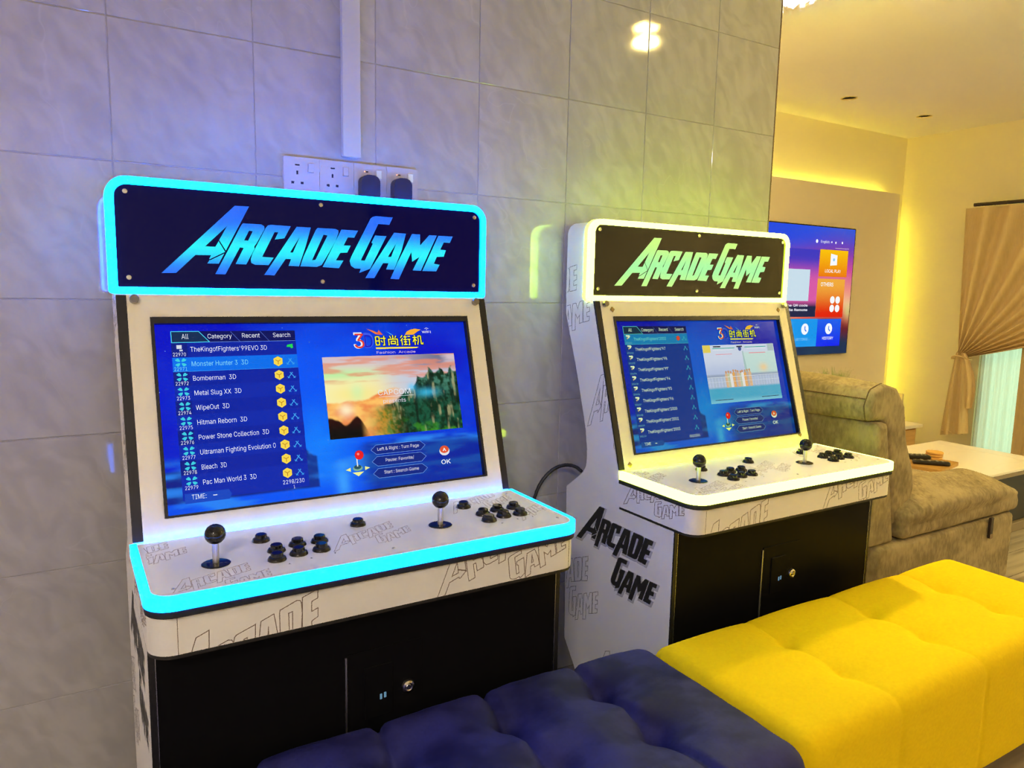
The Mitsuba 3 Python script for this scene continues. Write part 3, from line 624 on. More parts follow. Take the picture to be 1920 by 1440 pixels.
def screen_a():
    P = Pic(.704, .3845); col = ui_common(P, 1.0, (1, 1, 1)); wh = col(240, 244, 252)
    rows = ["TheKingofFighters'99EVO 3D", 'Monster Hunter 3  3D', 'Bomberman  3D', 'Metal Slug XX  3D', 'WipeOut  3D', 'Hitman Reborn  3D', 'Power Stone Collection  3D', 'Ultraman Fighting Evolution 0', 'Bleach  3D', 'Pac Man World 3  3D']
    wid = [.2177, .158, .119, .130, .092, .138, .197, .2125, .068, .1475]
    P.rect(.0415, .1005, .3985, .935, col(6, 40, 170)); P.layer()
    for k in range(0, 10):
        y0 = .1005 + .0783 * k
        if k == 1: P.rect(.0412, .180, .399, .2565, col(0, 110, 235)); P.k += .4; P.line([(.0412, .2565), (.399, .2575)], .0012, col(60, 165, 250))
        elif k % 2 == 0: P.rect(.0412, y0, .0840, y0 + .076, col(6, 28, 130)); P.rect(.0840, y0, .399, y0 + .076, col(4, 34, 160))
    P.layer(); ui_tabs(P, col, col(70, 205, 235))
    for k, (r, w) in enumerate(zip(rows, wid)):
        y = .1495 + .0790 * k
        c = col(130, 215, 250) if k == 1 else wh
        P.text(r, .0915 + .0006 * k, y, w, c, .0100)
        P.text(str(22970 + k), .0443 + .0005 * k, .1725 + .0785 * k + (.0 if k else 0), .0345, c, .0075)
        if k: clover(P, .0636 + .0005 * (k - 1), .2065 + .0786 * (k - 1), col(60, 205, 225))
        else: P.rect(.055, .112, .069, .133, col(215, 220, 230)); P.rect(.062, .137, .071, .147, col(190, 200, 215)); P.poly([(.371, .124), (.388, .118), (.389, .141), (.383, .146), (.380, .137), (.369, .136)], col(30, 215, 90))
        if k: cube_icon(P, .3396 - .0005 * k, .2178 + .0789 * (k - 1), col(248, 215, 75), col(170, 110, 20)); crossed(P, .3767 - .0005 * k, .2202 + .0788 * (k - 1), col(60, 160, 235))
    P.text('2298/230', .3195, .9095, .064, wh, .0085); P.text('1', .3495, .938, .004, wh, .0075)
    P.poly([(.046, .899), (.165, .899), (.172, .925), (.165, .950), (.046, .950)], col(20, 70, 190)); P.k += .5
    P.text('TIME:', .0640, .931, .039, wh, .0095); P.line([(.121, .921), (.132, .921)], .0018, wh); P.layer()
    preview_valley(P, col, .476, .204, .945, .688); P.layer()
    ui_right(P, col); return P

def screen_b():
    P = Pic(.704, .3845); col = ui_common(P, .80, (1.0, 1.25, .72)); wh = col(240, 244, 250)
    rows = ["TheKingofFighters'2002", "TheKingofFighters'97", "TheKingofFighters'98", "TheKingofFighters'99'", "TheKingofFighters'94", "TheKingofFighters'95", "TheKingofFighters'96", "TheKingofFighters'2000", "TheKingofFighters'2001", "TheKingofFighters'2003"]
    P.rect(.0415, .1005, .3985, .935, col(2, 50, 165)); P.layer()
    P.rect(.0412, .102, .399, .178, col(10, 120, 215)); P.k += .4; P.line([(.0412, .178), (.399, .180)], .0012, col(70, 175, 235)); P.layer()
    ui_tabs(P, col, col(90, 195, 225))
    for k, r in enumerate(rows):
        y = .1495 + .0795 * k
        P.text(r, .0915, y, .172 + (.012 if len(r) > 21 else 0) - .004, col(120, 215, 245) if k == 0 else wh, .0090)
        P.poly([(.052, y - .044), (.071, y - .044), (.075, y - .034), (.067, y - .018), (.060, y - .020), (.064, y - .030), (.052, y - .034)], col(235, 232, 225)); P.rect(.055, y - .026, .061, y - .012, col(200, 160, 140))
        P.text(f'{101 + k:05d}'.replace('0', '2', 1), .0455, y + .022, .034, col(130, 190, 235), .0050)
        crossed(P, .3767 - .001 * k, y - .010, col(60, 165, 225))
    P.dot(.3420, .1385, .0075, col(225, 70, 60), 14); P.layer()
    P.text('001/2301', .318, .930, .062, wh, .0075); P.poly([(.046, .925), (.165, .925), (.172, .945), (.165, .965), (.046, .965)], col(20, 70, 175)); P.k += .5
    P.text('TIME', .064, .952, .034, wh, .0085); P.line([(.121, .944), (.132, .944)], .0018, wh); P.layer()
    preview_arena(P, lambda r, g, b: np.array(lin(r, g, b)) * .95, .476, .205, .945, .688); P.layer()
    ui_right(P, col); return P

# ------------------------------------------------------------------ arcade cabinets
DN = np.array([0, -.2896, -.9571]); NO = np.array([0, -.9571, .2896])      # down the screen board, out of it
def pp(x, v, off=0.0): return np.array([x, -.2, 1.215]) + DN * v + NO * off
def panel_frame(off): return frame(pp(0, 0, off), [1, 0, 0], -DN, NO)      # plane y = -v
def uoutline(hx, yf, yb, r, n=10):
    return rrect(-hx, hx, yf, yb, (r, r, 0, 0), n=n)

BUTTON = lathe([(.0, .0135), (.0095, .0135), (.0108, .0122), (.0112, .0072), (.0128, .0066), (.0152, .0050), (.0166, .0018), (.0168, 0)], 24)
def arcade(x0, th, dy, dz, led, screen, word, glow, letter_col, tag, extra):
    c, s = math.cos(th), math.sin(th)
    M = np.eye(4); M[:2, :2] = [[c, -s], [s, c]]; M[:3, 3] = [x0, dy, dz]
    t = thing('arcade_cabinet', tag, 'arcade cabinet', 'two-player arcade cabinets against the tiled wall')
    def part(name, mesh, m, smooth=False, up=None, pre=None, **kw):
        mesh = mesh.copy()
        if pre is not None: mesh.apply_transform(pre)
        mesh.apply_transform(M); return put((up or t) + '__' + name, mesh, m, smooth, **kw)
    def decal(name, g, m, F, h=.0004, **kw): return part(name, extrude(g, h), m, pre=F, **kw)
    # body: side profile swept across
    z0 = .03 - dz
    prof = [(-.062, 1.40), (-.064, 1.175), (-.131, .995), (-.18, .842), (-.190, .785), (-.1915, .748), (-.188, .728), (-.176, .708), (-.150, .687), (-.094, .645), (-.107, .158), (-.154, .098), (-.20, z0), (-.5665, z0), (-.5665, .655), (-.352, .70), (-.3385, .75), (-.199, 1.2155), (-.165, 1.2185), (-.160, 1.40)]
    body = trimesh.creation.extrude_polygon(Polygon(prof), .832, engine='earcut')
    body.apply_transform(frame([-.416, 0, 0], [0, 1, 0], [0, 0, 1], [1, 0, 0]))
    pocket = trimesh.creation.box([.7176, .4024, .04]); pocket.apply_transform(panel_frame(0) @ trimesh.transformations.translation_matrix([0, -.2481, 0]))
    body = trimesh.boolean.difference([body, pocket], engine='manifold')
    part('body', body, 'laminate_white')
    lb = extrude(rrect(-.4162, .4162, 1.219, 1.4430, (.0, .0, .036, .036)), .1105)
    part('light_box', lb, 'laminate_white', 40, pre=frame([0, -.0615, 0], [1, 0, 0], [0, 0, 1], [0, -1, 0]))
    # black edge trims: along the screen board and down the front
    for sx in (-1, 1):
        xa, xb = sorted((sx * .3985, sx * .4165))
        e = [(-.1965, 1.2145), (-.3385, .7505), (-.3415, .7515), (-.2035, 1.2155)]
        m = trimesh.creation.extrude_polygon(Polygon([(-.196, 1.214), (-.338, .7505), (-.3435, .7505), (-.2035, 1.2145)]), xb - xa, engine='earcut')
        m.apply_transform(frame([xa, 0, 0], [0, 1, 0], [0, 0, 1], [1, 0, 0])); part('edge_trim', m, 'edge_black')
        xa, xb = sorted((sx * .4065, sx * .4168))
        part('edge_trim', bx(xa, xb, -.5705, -.5655, z0, .645), 'edge_black')
        xa, xb = sorted((sx * .4052, sx * .4064))
        part('edge_strip', bx(xa, xb, -.5703, -.5655, z0, .645), 'steel_brushed')
    # screen board with its opening, monitor
    bd = sbox(-.3983, -.5050, .3983, -.0005).difference(sbox(-.3588, -.4493, .3588, -.047))
    part('screen_board', extrude(bd, .004), 'board_white', pre=panel_frame(-.0002))
    bz = sbox(-.3586, -.4491, .3586, -.0472).difference(sbox(-.3525, -.4450, .3525, -.0605))
    mon = part('monitor', extrude(bz, .0125), 'edge_black', pre=panel_frame(-.0055))
    part('backing', extrude(sbox(-.357, -.449, .357, -.048), .002), 'screen_black', pre=panel_frame(-.0076), up=mon)
    mesh, colr = screen.mesh(M @ panel_frame(0) @ trimesh.transformations.translation_matrix([-.352, -.0605, -.0052]))
    put(mon + '__screen', mesh, 'screen_black', False, color=colr, emitter={'type': 'area', 'sampling_weight': .35, 'radiance': DISPLAY})
    for sx in (-1, 1):
        b = lathe([(.0, .014), (.0078, .014), (.0085, .0125), (.0085, .002), (.0060, .002), (.006, 0)], 24)
        part('standoff_bolt', b, 'steel_dark', 40, pre=frame(pp(sx * .385, .0115, .0038), [1, 0, 0], -DN, NO))
    # light box face: lit tube, dark panel, screws, lettering
    MF = lambda y: frame([0, y, 0], [1, 0, 0], [0, 0, 1], [0, -1, 0])
    outer, inner = rrect(-.4267, .4267, 1.2165, 1.4480, (.008, .008, .040, .040)), rrect(-.4105, .4125, 1.2305, 1.4325, (.002, .002, .024, .024))
    part('light_tube', extrude(outer.difference(inner), .0165), 'tube_skin', 40, pre=MF(-.1722), emitter=emit(led[0], 1.0))
    part('light_rim', extrude(outer.difference(rrect(-.4208, .4208, 1.2187, 1.4433, (.004, .004, .036, .036))), .013), 'tube_skin', 40, pre=MF(-.1586), emitter=emit(led[1], 2.0))
    pk = {'emitter': emit(glow, .1)} if glow is not None else {}
    mp = part('sign_panel', extrude(rrect(-.4100, .4120, 1.231, 1.4320, (.002, .002, .0235, .0235)), .010), 'acrylic_dark' if glow is None else 'acrylic_navy', pre=MF(-.1722), **pk)
    for x, z in ((-.3905, 1.4185), (.0018, 1.4205), (.3952, 1.4185), (-.3904, 1.2496), (.0036, 1.2495), (.3951, 1.2484)):
        part('screw', lathe([(0, .001), (.0022, .001), (.0028, .003), (.0046, .0028), (.0052, .0016), (.0052, 0)], 16), 'chrome', 40, pre=frame([x, -.1823, z], [1, 0, 0], [0, 0, 1], [0, -1, 0]), up=mp)
    G = [affinity.affine_transform(GLY[k], [.001, 0, 0, .001, 0, 1.332]) for k in LET]
    G = [g.segmentize(.006) for g in G]
    for g, nm in zip(G, LET):
        gs = []
        for b in np.arange(1.24, 1.42, .006): gs += polys(g.intersection(sbox(-1, b, 1, b + .006)))
        ms = [trimesh.creation.extrude_polygon(q, .0012, engine='earcut') for q in gs if q.area > 1e-8]
        m = cat(ms); cc = letter_col(m.vertices[:, 0], m.vertices[:, 1])
        m.apply_transform(M @ MF(-.1823)); put(mp + '__sign_letter', m, 'tube_skin', color=cc, emitter={'type': 'area', 'sampling_weight': .06, 'radiance': DISPLAY})
    # control panel
    HF = lambda z: frame([0, 0, z], [1, 0, 0], [0, 1, 0], [0, 0, 1])
    top = uoutline(.4105, -.6325, -.3582, .034)
    cp = part('control_panel', extrude(top, .0215), 'laminate_white', pre=HF(.7285))
    ring = uoutline(.4224, -.6440, -.3480, .045).difference(uoutline(.4108, -.6328, -.30, .0345))
    part('control_light', extrude(ring, .0225), 'tube_skin', 40, pre=HF(.7272), emitter=emit(led[0], 1.5))
    part('control_light', bx(-.396, .396, -.3580, -.3565, .7300, .7496), 'tube_skin', emitter=emit(led[2], 1.0))
    part('gap_trim', extrude(uoutline(.4205, -.6420, -.346, .044), .0120), 'rubber_black', pre=HF(.7150))
    tray = part('control_tray', extrude(uoutline(.4188, -.6330, -.343, .040), .0660), 'laminate_white', 40, pre=HF(.6490))
    part('tray_rim', extrude(uoutline(.4180, -.6322, -.350, .040), .0065), 'edge_black', 40, pre=HF(.6424))
    # lower front, coin door
    part('lower_panel', bx(-.4050, .4050, -.5690, -.5660, z0, .6424), 'laminate_black')
    cd = part('coin_door', cbx(-.0775, .0785, -.5715, -.5690, .33, .5420, .001), 'laminate_black')
    part('hinge', lathe([(0, 0), (.0022, 0), (.0022, .20), (0, .20)], 8, (-.0795, -.5705, .3365)), 'steel_brushed', 40, up=cd)
    part('lock', lathe([(0, .0075), (.0045, .0075), (.0055, .0055), (.0085, .0065), (.0125, .0050), (.0138, .0015), (.0138, 0)], 24), 'chrome', 30, pre=frame([.0475, -.5714, .4460], [1, 0, 0], [0, 0, 1], [0, -1, 0]), up=cd)
    cm = part('coin_slot', cbx(-.0440, .0150, -.5750, -.5714, .400, .5080, .0015), 'laminate_black', up=cd)
    part('slot_light', cat([cbx(-.0135, -.0085, -.5765, -.5749, .4360, .4475, .0006), cbx(-.0050, 0, -.5765, -.5749, .4375, .4490, .0006)]), 'tube_skin', up=cd, emitter=emit((.10, .22, .32), .05))
    for x, z in ((-.0366, .5010), (.0155, .5006)): part('screw', lathe([(0, .002), (.002, .0018), (.003, 0)], 10), 'chrome', 40, pre=frame([x if x < 0 else .0125, -.5714, z], [1, 0, 0], [0, 0, 1], [0, -1, 0]), up=cd)
    # joysticks, buttons, screws, small letters
    for x, y in ((-.2985, -.5245), (.1432, -.5180)):
        j = t + '__joystick'; j = part('joystick', lathe([(0, .0022), (.021, .0022), (.0245, .0008), (.0245, 0)], 32, (x, y, .7501)), 'gloss_black', 40)
        part('shaft', lathe([(.0058, .001), (.0058, .042)], 16, (x, y, .7502)), 'steel_brushed', True, up=j)
        part('ball', trimesh.primitives.Sphere(radius=.0178, center=[x, y, .8045], subdivisions=3).to_mesh(), 'gloss_black', True, up=j)
    for x, y in ((-.2028, -.4419), (-.0068, -.4371), (.2440, -.4300), (-.1906, -.5115), (-.2003, -.5560), (-.1479, -.4970), (-.1586, -.5455), (-.1060, -.4990), (-.1158, -.5445),
                 (.2568, -.4976), (.2481, -.5399), (.2988, -.4870), (.2909, -.5293), (.3416, -.4868), (.3304, -.5330)):
        b = BUTTON.copy(); b.apply_translation([x, y, .7501]); part('button', b, 'gloss_black', 35)
    for x, y in ((-.3765, -.3955), (-.3777, -.6070), (.0056, -.6000), (.3865, -.3825), (.3885, -.5935)):
        part('panel_screw', lathe([(0, .0014), (.0025, .0012), (.0036, 0)], 12, (x, y, .7501)), 'chrome', 40)
    lt = []
    for ch, x, y in (('A', -.188, -.588), ('B', -.146, -.580), ('F', -.100, -.575), ('A', .262, -.570), ('B', .306, -.561), ('F', .345, -.562), ('P', -.009, -.414), ('P', .232, -.410)):
        m = meshkit.text_mesh(ch, .0042, .0003); m.apply_translation([x, y, .7501]); lt.append(m)
    part('button_letter', cat(lt), 'print_black')
    # printed outlines
    ctop = uoutline(.402, -.624, -.350, .03)
    lines = [logo_lines(a, .0011, ctop) for a in ON_TOP]
    keep = unary_union([Point(x, y).buffer(.0275) for x, y in ((-.2985, -.5245), (.1432, -.5180))] + [Point(x, y).buffer(.0185) for x, y in ((-.2028, -.4419), (-.0068, -.4371), (.2440, -.4300))])
    for g in lines:
        if polys(g.difference(keep)): decal('printed_outline', g.difference(keep), 'print_faint', HF(.7500), .0003)
    fcl = sbox(-.375, .6495, .375, .7149)
    fl = [logo_lines(ON_FRONT[0], .0015, sbox(-.374, .6495, .05, .7149)), logo_lines(ON_FRONT[1], .0015, sbox(.06, .6495, .391, .7149))]
    decal('wrap_seam', sbox(-.3772, .6495, -.3762, .7149), 'print_line', MF(-.6330), .0003); decal('wrap_seam', sbox(.3925, .6495, .3935, .7149), 'print_line', MF(-.6330), .0003)
    for g in fl: decal('printed_outline', g, 'print_line', MF(-.6330), .0003)
    for sx in (-1, 1):
        SF = frame([sx * .416, 0, 0], [0, sx, 0], [0, 0, 1], [sx, 0, 0])       # plane coordinates: distance along the side, height
        h2 = (lambda g: g) if sx < 0 else (lambda g: affinity.translate(g, -.66, 0))
        word_ = unary_union([h2(g) for g in SIDE_LOGO])
        shadow = unary_union([affinity.translate(word_.buffer(.0042, join_style=2), .003, -.003)])
        part('printed_shadow', extrude(shadow, .0003), 'print_grey', pre=SF)
        part('printed_word', extrude(word_, .0003), 'print_black', pre=trimesh.transformations.translation_matrix([sx * .0003, 0, 0]) @ SF)
        side = Polygon([(-y * 1, z) for y, z in prof]).buffer(-.004) if sx < 0 else Polygon([(y, z) for y, z in prof]).buffer(-.004)
        side = side.difference(shadow.buffer(.004))
        sl = [logo_lines(a if sx < 0 else [a[0], a[1], a[2], a[3], a[4] - .66, a[5]], .0019, side) for a in ON_SIDE]
        for g in sl:
            if polys(g): part('printed_outline', extrude(g, .0003), 'print_side', pre=SF)
        # the sides of the tray carry the same print
        TF = frame([sx * .4188, 0, 0], [0, sx, 0], [0, 0, 1], [sx, 0, 0])
        tcl = sbox(.352, .651, .60, .7149) if sx < 0 else sbox(-.60, .651, -.352, .7149)
        tl = logo_lines(ON_TRAY if sx < 0 else ON_TRAY[:4] + [ON_TRAY[4] - .955, ON_TRAY[5]], .0016, tcl)
        if polys(tl): part('printed_outline', extrude(tl, .0003), 'print_line', pre=TF)
    # feet
    for sx in (-1, 1):
        for y in (-.53, -.24): part('foot', lathe([(0, 0), (.022, 0), (.022, z0 + dz), (0, z0 + dz)], 16, (sx * .36, y, -dz)), 'rubber_black', 40)
    if extra:
        for x, v in ((-.3586, .0262), (.3560, .4525), (-.3795, .4745), (.3586, .0262)):
            q = cbx(-.0062, .0062, -.0062, .0062, 0, .003, .001)
            part('corner_pad', q, 'gold_pad', pre=panel_frame(.0038) @ trimesh.transformations.translation_matrix([x, -v, 0]) @ trimesh.transformations.rotation_matrix(math.pi / 4, [0, 0, 1]))
    return t

def blue_letters(x, z):
    k = np.exp(-(((z - 1.318) + .02 * 0) / .030) ** 2) * .95
    c = nmix(lin(0, 105, 255), lin(0, 250, 255), np.clip(k, 0, 1)); n = meshkit.fbm(np.stack([x * 300, z * 300, 0 * x], -1), 2)[:, None]
    return c * (.85 + .3 * n)
def green_letters(x, z):
    k = np.exp(-((z - 1.318) / .045) ** 2)
    return nmix(lin(205, 250, 130), lin(165, 248, 165), k)
arcade(.3977, .0073, 0.0, 0.0, LED_BLUE, screen_a(), None, (0, .0003, .040), blue_letters, 'arcade cabinet with cyan-blue light strips and a long game list on its screen', False)
arcade(1.6060, .0029, .0308, -.0036, LED_GREEN, screen_b(), None, None, green_letters, 'arcade cabinet with yellow-green light strips, further along the wall beside the sofa', True)
t = put('power_cable', tube(spline([[1.200, -.125, .70], [1.195, -.09, .710], [1.17, -.045, .700], [1.12, -.03, .655], [1.09, -.025, .575], [1.05, -.02, .40], [1.00, -.02, .06], [.98, -.05, .006]], 40), .0055), 'plug_black', True,
        label='black power cable hanging between the two arcade cabinets', cat='cable')

# ------------------------------------------------------------------ benches
def bench(name, tag, m, x0, x1, y0, y1, z0, z1, r, seams, dimples, dd, gw, puff, seam_d, wr=0.0):
    msh, N = rbox(x0, x1, y0, y1, z0, z1, r, .0065)
    v = msh.vertices.copy()
    top = np.clip(N[:, 2], 0, 1)
    up = sst(.0, 1.0, top)
    disp = np.zeros(len(v))
    xs = np.array([x0] + list(seams) + [x1])
    k = np.clip(np.searchsorted(xs, v[:, 0]) - 1, 0, len(xs) - 2)
    u = (v[:, 0] - xs[k]) / (xs[k + 1] - xs[k])
    disp += puff * (4 * u * (1 - u)) ** .7 * (.25 + .75 * up)
    for sx in seams:
        g = np.exp(-((v[:, 0] - sx) / gw) ** 2)
        disp -= seam_d * g * (.35 + .65 * np.clip(N[:, 2] + np.abs(N[:, 1]), 0, 1))
    dip = np.zeros(len(v))
    for px, py, s in dimples:
        d2 = (v[:, 0] - px) ** 2 + (v[:, 1] - py) ** 2
        dip = np.maximum(dip, s * (np.exp(-d2 / (2 * .016 ** 2)) * .55 + np.exp(-d2 / (2 * .05 ** 2)) * .45))
    for i, (ax, ay, s1) in enumerate(dimples):        # tension folds between neighbouring buttons
        for bx_, by_, s2 in dimples[i + 1:]:
            L = math.hypot(bx_ - ax, by_ - ay)
            if L > .20: continue
            tt = np.clip(((v[:, 0] - ax) * (bx_ - ax) + (v[:, 1] - ay) * (by_ - ay)) / L ** 2, 0, 1)
            d = np.hypot(v[:, 0] - ax - tt * (bx_ - ax), v[:, 1] - ay - tt * (by_ - ay))
            dip = np.maximum(dip, .42 * np.exp(-(d / .014) ** 2) * (1 - .5 * np.sin(math.pi * tt)))
    disp -= dd * dip * up
    if wr: disp += wr * (meshkit.fbm(np.stack([v[:, 0] * 14 + v[:, 1] * 6, v[:, 1] * 7, v[:, 2] * 6], -1), 3) - .5) * (.3 + .7 * up)
    v += N * disp[:, None]
    t = thing(name, tag, 'bench')
    put(t + '__cushion', trimesh.Trimesh(v, msh.faces, process=False), m, True)
    for px, py, s in dimples:
        if not wr: continue
        zz = z1 + puff * .5 - dd * s * .92
        put(t + '__button', lathe([(0, .004), (.007, .0035), (.011, .001), (.011, -.003)], 16, (px, py, zz)), m, True)
    for lx in (x0 + .08, x1 - .08):
        for ly in (y0 + .07, y1 - .07): put(t + '__leg', lathe([(0, 0), (.016, 0), (.024, z0 + .01), (0, z0 + .01)], 16, (lx, ly, 0)), 'black_wood', 40)
    return t
B0, B1 = 1.052, 2.345
bench('tufted_bench', 'long bright yellow fabric bench with buttoned top, in front of the yellow-green cabinet', 'fabric_yellow', B0, B1, -1.055, -.605, .09, .398, .045,
      [1.374, 1.715, 2.056], [(x, y, 1) for x in (1.376, 1.719, 2.060) for y in (-.752, -.905)], .022, .007, .005, .0028)
NX = [.826, .596, .366, .136]
bench('tufted_bench', 'navy velvet bench with deep buttoned tufts, in front of the blue-lit cabinet', 'velvet_navy', -.235, B0 - .004, -1.085, -.600, .09, .412, .052,
      NX, [(x, y, 1) for x in NX for y in (-.722, -.890)], .066, .011, .016, .016, .010)

# ------------------------------------------------------------------ sofa
def prism_y(profile, y0, y1, r, n=6, seg=24, bulge=0.0):
    """profile in (x, z) swept along y, the ends rounded in by r"""
    P = Polygon(profile).buffer(-.012).buffer(.0119, resolution=6)
    ring = np.array(P.exterior.coords)[:-1]
    L = LineString(np.vstack([ring, ring[:1]])); k = 96
    base = np.array([L.interpolate(i / k, normalized=True).coords[0] for i in range(k)])
    ctr = base.mean(0); V = []
    ys, ins = [], []
    for i in range(n + 1): a = math.pi / 2 * i / n; ys.append(y0 + r * (1 - math.sin(a))); ins.append(r * (1 - math.cos(a)))
    ys, ins = ys[::-1], ins[::-1]
    ysm = list(np.linspace(y0 + r, y1 - r, seg))
    Y = ys[:-1] + ysm + [y1 - (y - y0) for y in ys[:-1]][::-1]; I = ins[:-1] + [0] * seg + ins[:-1][::-1]
    d = np.roll(base, -1, 0) - np.roll(base, 1, 0); nr = np.stack([d[:, 1], -d[:, 0]], 1); nr /= np.linalg.norm(nr, axis=1, keepdims=True)
    if ((base - ctr) * nr).sum() < 0: nr = -nr
    for y, q in zip(Y, I):
        w = bulge * math.sin(math.pi * np.clip((y - y0) / (y1 - y0), 0, 1))
        p = base - nr * (q - w); V.append(np.c_[p[:, 0], np.full(k, y), p[:, 1]])
    m = len(Y); V = np.vstack(V + [[[ctr[0], Y[0], ctr[1]]], [[ctr[0], Y[-1], ctr[1]]]]); F = []
    for i in range(m - 1):
        for j in range(k):
            a, b, c, d_ = i * k + j, i * k + (j + 1) % k, (i + 1) * k + (j + 1) % k, (i + 1) * k + j; F += [[a, b, c], [a, c, d_]]
    V = V[:-2]
    for o in (0, (m - 1) * k):
        R2 = V[o:o + k][:, [0, 2]]
        vv, ff = trimesh.creation.triangulate_polygon(Polygon(R2), engine='earcut')
        near = np.argmin(((vv[:, None] - R2[None]) ** 2).sum(-1), 1) + o
        F += near[ff].tolist()
    t_ = trimesh.Trimesh(V, F, process=False); trimesh.repair.fix_normals(t_); return t_
SY0, SY1 = -.385, 1.05
t = thing('sofa', 'tan suede sofa bed with puffy headrest, behind the yellow-green cabinet', 'sofa')
def padded(lo_hi, r, wob, seed):
    msh, N = rbox(*lo_hi, r, .018); v = msh.vertices
    return trimesh.Trimesh(v + N * (wob * (meshkit.fbm(v * 7, 3, seed) - .5))[:, None], msh.faces, process=False)
put(t + '__base', padded((2.335, 3.300, SY0, SY1, .055, .345), .022, .006, 1), 'suede_tan', True)
def taper(p): return prism_y(p, SY0 + .012, SY1, .022, bulge=.0)
put(t + '__back_frame', taper([(2.282, .3455), (2.450, .3455), (2.352, .800), (2.288, .800)]), 'suede_tan', True)
HP = [(2.456, .400), (2.40, .70), (2.356, .803), (2.32, .803), (2.276, .806), (2.260, .86), (2.285, .915), (2.35, .935), (2.43, .915), (2.485, .85), (2.515, .72), (2.575, .60), (2.588, .53), (2.565, .455), (2.52, .405)]
for q, (a, b) in enumerate(((-.352, .330), (.336, 1.02))):
    put(t + '__back_cushion', prism_y(HP, a, b, .024, bulge=.010), 'suede_tan', True)
    w_ = np.linspace(0, 1, 40)
    put(t + '__back_seam', tube([[2.2695 - .0100 * math.sin(math.pi * (.06 + .88 * w)), a + .025 + (b - a - .05) * w, .884] for w in w_], .0024, 6), 'seam_thread', True)
    ring = np.array(Polygon(HP).buffer(-.012).buffer(.0119, resolution=6).exterior.coords)[:-1]
    ring = ring[np.argsort(np.arctan2(ring[:, 1] - .865, -(ring[:, 0] - 2.33)))]
    ring = ring[(np.abs(np.arctan2(ring[:, 1] - .865, -(ring[:, 0] - 2.33))) < 1.9) & (ring[:, 1] > .806) & (ring[:, 0] < 2.40)]
    pts = [[p[0], a + .022, p[1]] for p in spline(ring, 50)]
    put(t + '__end_seam', tube(pts, .0024, 6), 'seam_thread', True)
for q, (a, b) in enumerate(((-.392, .325), (.331, 1.03))):
    msh, N = rbox(2.475, 3.318, a, b, .350, .428, .030, .010); v = msh.vertices.copy()
    w = np.clip((v[:, 0] - 2.475) / .843, 0, 1); h = np.clip((v[:, 1] - a) / (b - a), 0, 1)
    up = sst(.25, .95, N[:, 2])
    crest = np.exp(-((h - .17) / .20) ** 2) if q == 0 else .25 * np.sin(math.pi * h)
    prof_ = np.interp(w, [0, .10, .28, .5, .64, .75, .88, 1], [.35, .85, 1.0, .98, .86, .90, .62, .12])
    d = up * (.095 * crest * prof_ + .015 * prof_)
    d -= .007 * np.exp(-((v[:, 0] - 3.025 - .10 * (h - .05)) / .005) ** 2) * up
    d -= .006 * np.exp(-((v[:, 2] - .418) / .006) ** 2) * (np.abs(N[:, 2]) < .7)
    d += .004 * (meshkit.fbm(v * 9, 3, 4 + q) - .5) + .006 * np.sin(v[:, 0] * 120 + 6 * v[:, 1]) * np.exp(-((w - .16) / .10) ** 2) * (N[:, 1] < -.2) * (v[:, 2] > .40)
    v += N * d[:, None] * np.array([1, 1, 1])
    sc = put(t + '__seat_cushion', trimesh.Trimesh(v, msh.faces, process=False), 'suede_tan', True)
put(t + '__pull_strap', cbx(3.082, 3.104, SY0 - .012, SY0 - .001, .265, .352, .002), 'strap_dark')
put(t + '__pull_strap__tag', cbx(3.0815, 3.1045, SY0 - .0135, SY0 - .0122, .264, .284, .0005), 'strap_tag')
for x in (2.40, 3.22):
    for y in (SY0 + .08, SY1 - .1): put(t + '__foot', lathe([(0, 0), (.02, 0), (.024, .058), (0, .058)], 12, (x, y, 0)), 'black_wood', 40)

# ------------------------------------------------------------------ coffee table and what lies on it
TX0, TX1, TY0, TY1, TZ = 3.50, 4.482, -.035, .585, .360
t = thing('coffee_table', 'low coffee table with pale stone top and dark body, beyond the sofa seat', 'coffee table')
put(t + '__tabletop', cbx(TX0, TX1 - .121, TY0, TY1, TZ - .012, TZ, .0015), 'table_stone')
put(t + '__tabletop', cbx(TX1 - .119, TX1, TY0, TY1, TZ - .012, TZ, .0015), 'table_stone')
put(t + '__tabletop_core', cbx(TX0 + .001, TX1 - .001, TY0 + .001, TY1 - .001, TZ - .034, TZ - .0125, .001), 'table_edge')
put(t + '__body', cbx(TX0 + .06, TX1 - .02, TY0 + .05, TY1 - .03, .05, TZ - .0345, .004), 'black_wood')
put(t + '__plinth', cbx(TX0 + .02, TX1 - .02, TY0 + .03, TY1 - .02, .0, .048, .003), 'table_edge')
t = thing('wooden_tray', 'small orange-brown wooden tray on the coffee table', 'tray')
trp = rrect(-.145, .145, -.105, .105, .02)
mt_ = extrude(trp, .014); rim = extrude(trp.difference(trp.buffer(-.008)), .0012)
RZ = trimesh.transformations.rotation_matrix(math.radians(12), [0, 0, 1])
for nm, m in (('base', mt_), ('rim', rim)):
    m.apply_transform(RZ); m.apply_translation([3.735, .235, TZ + .0005 + (.0141 if nm == 'rim' else 0)]); put(t + '__' + nm, m, 'tray_wood', 40)
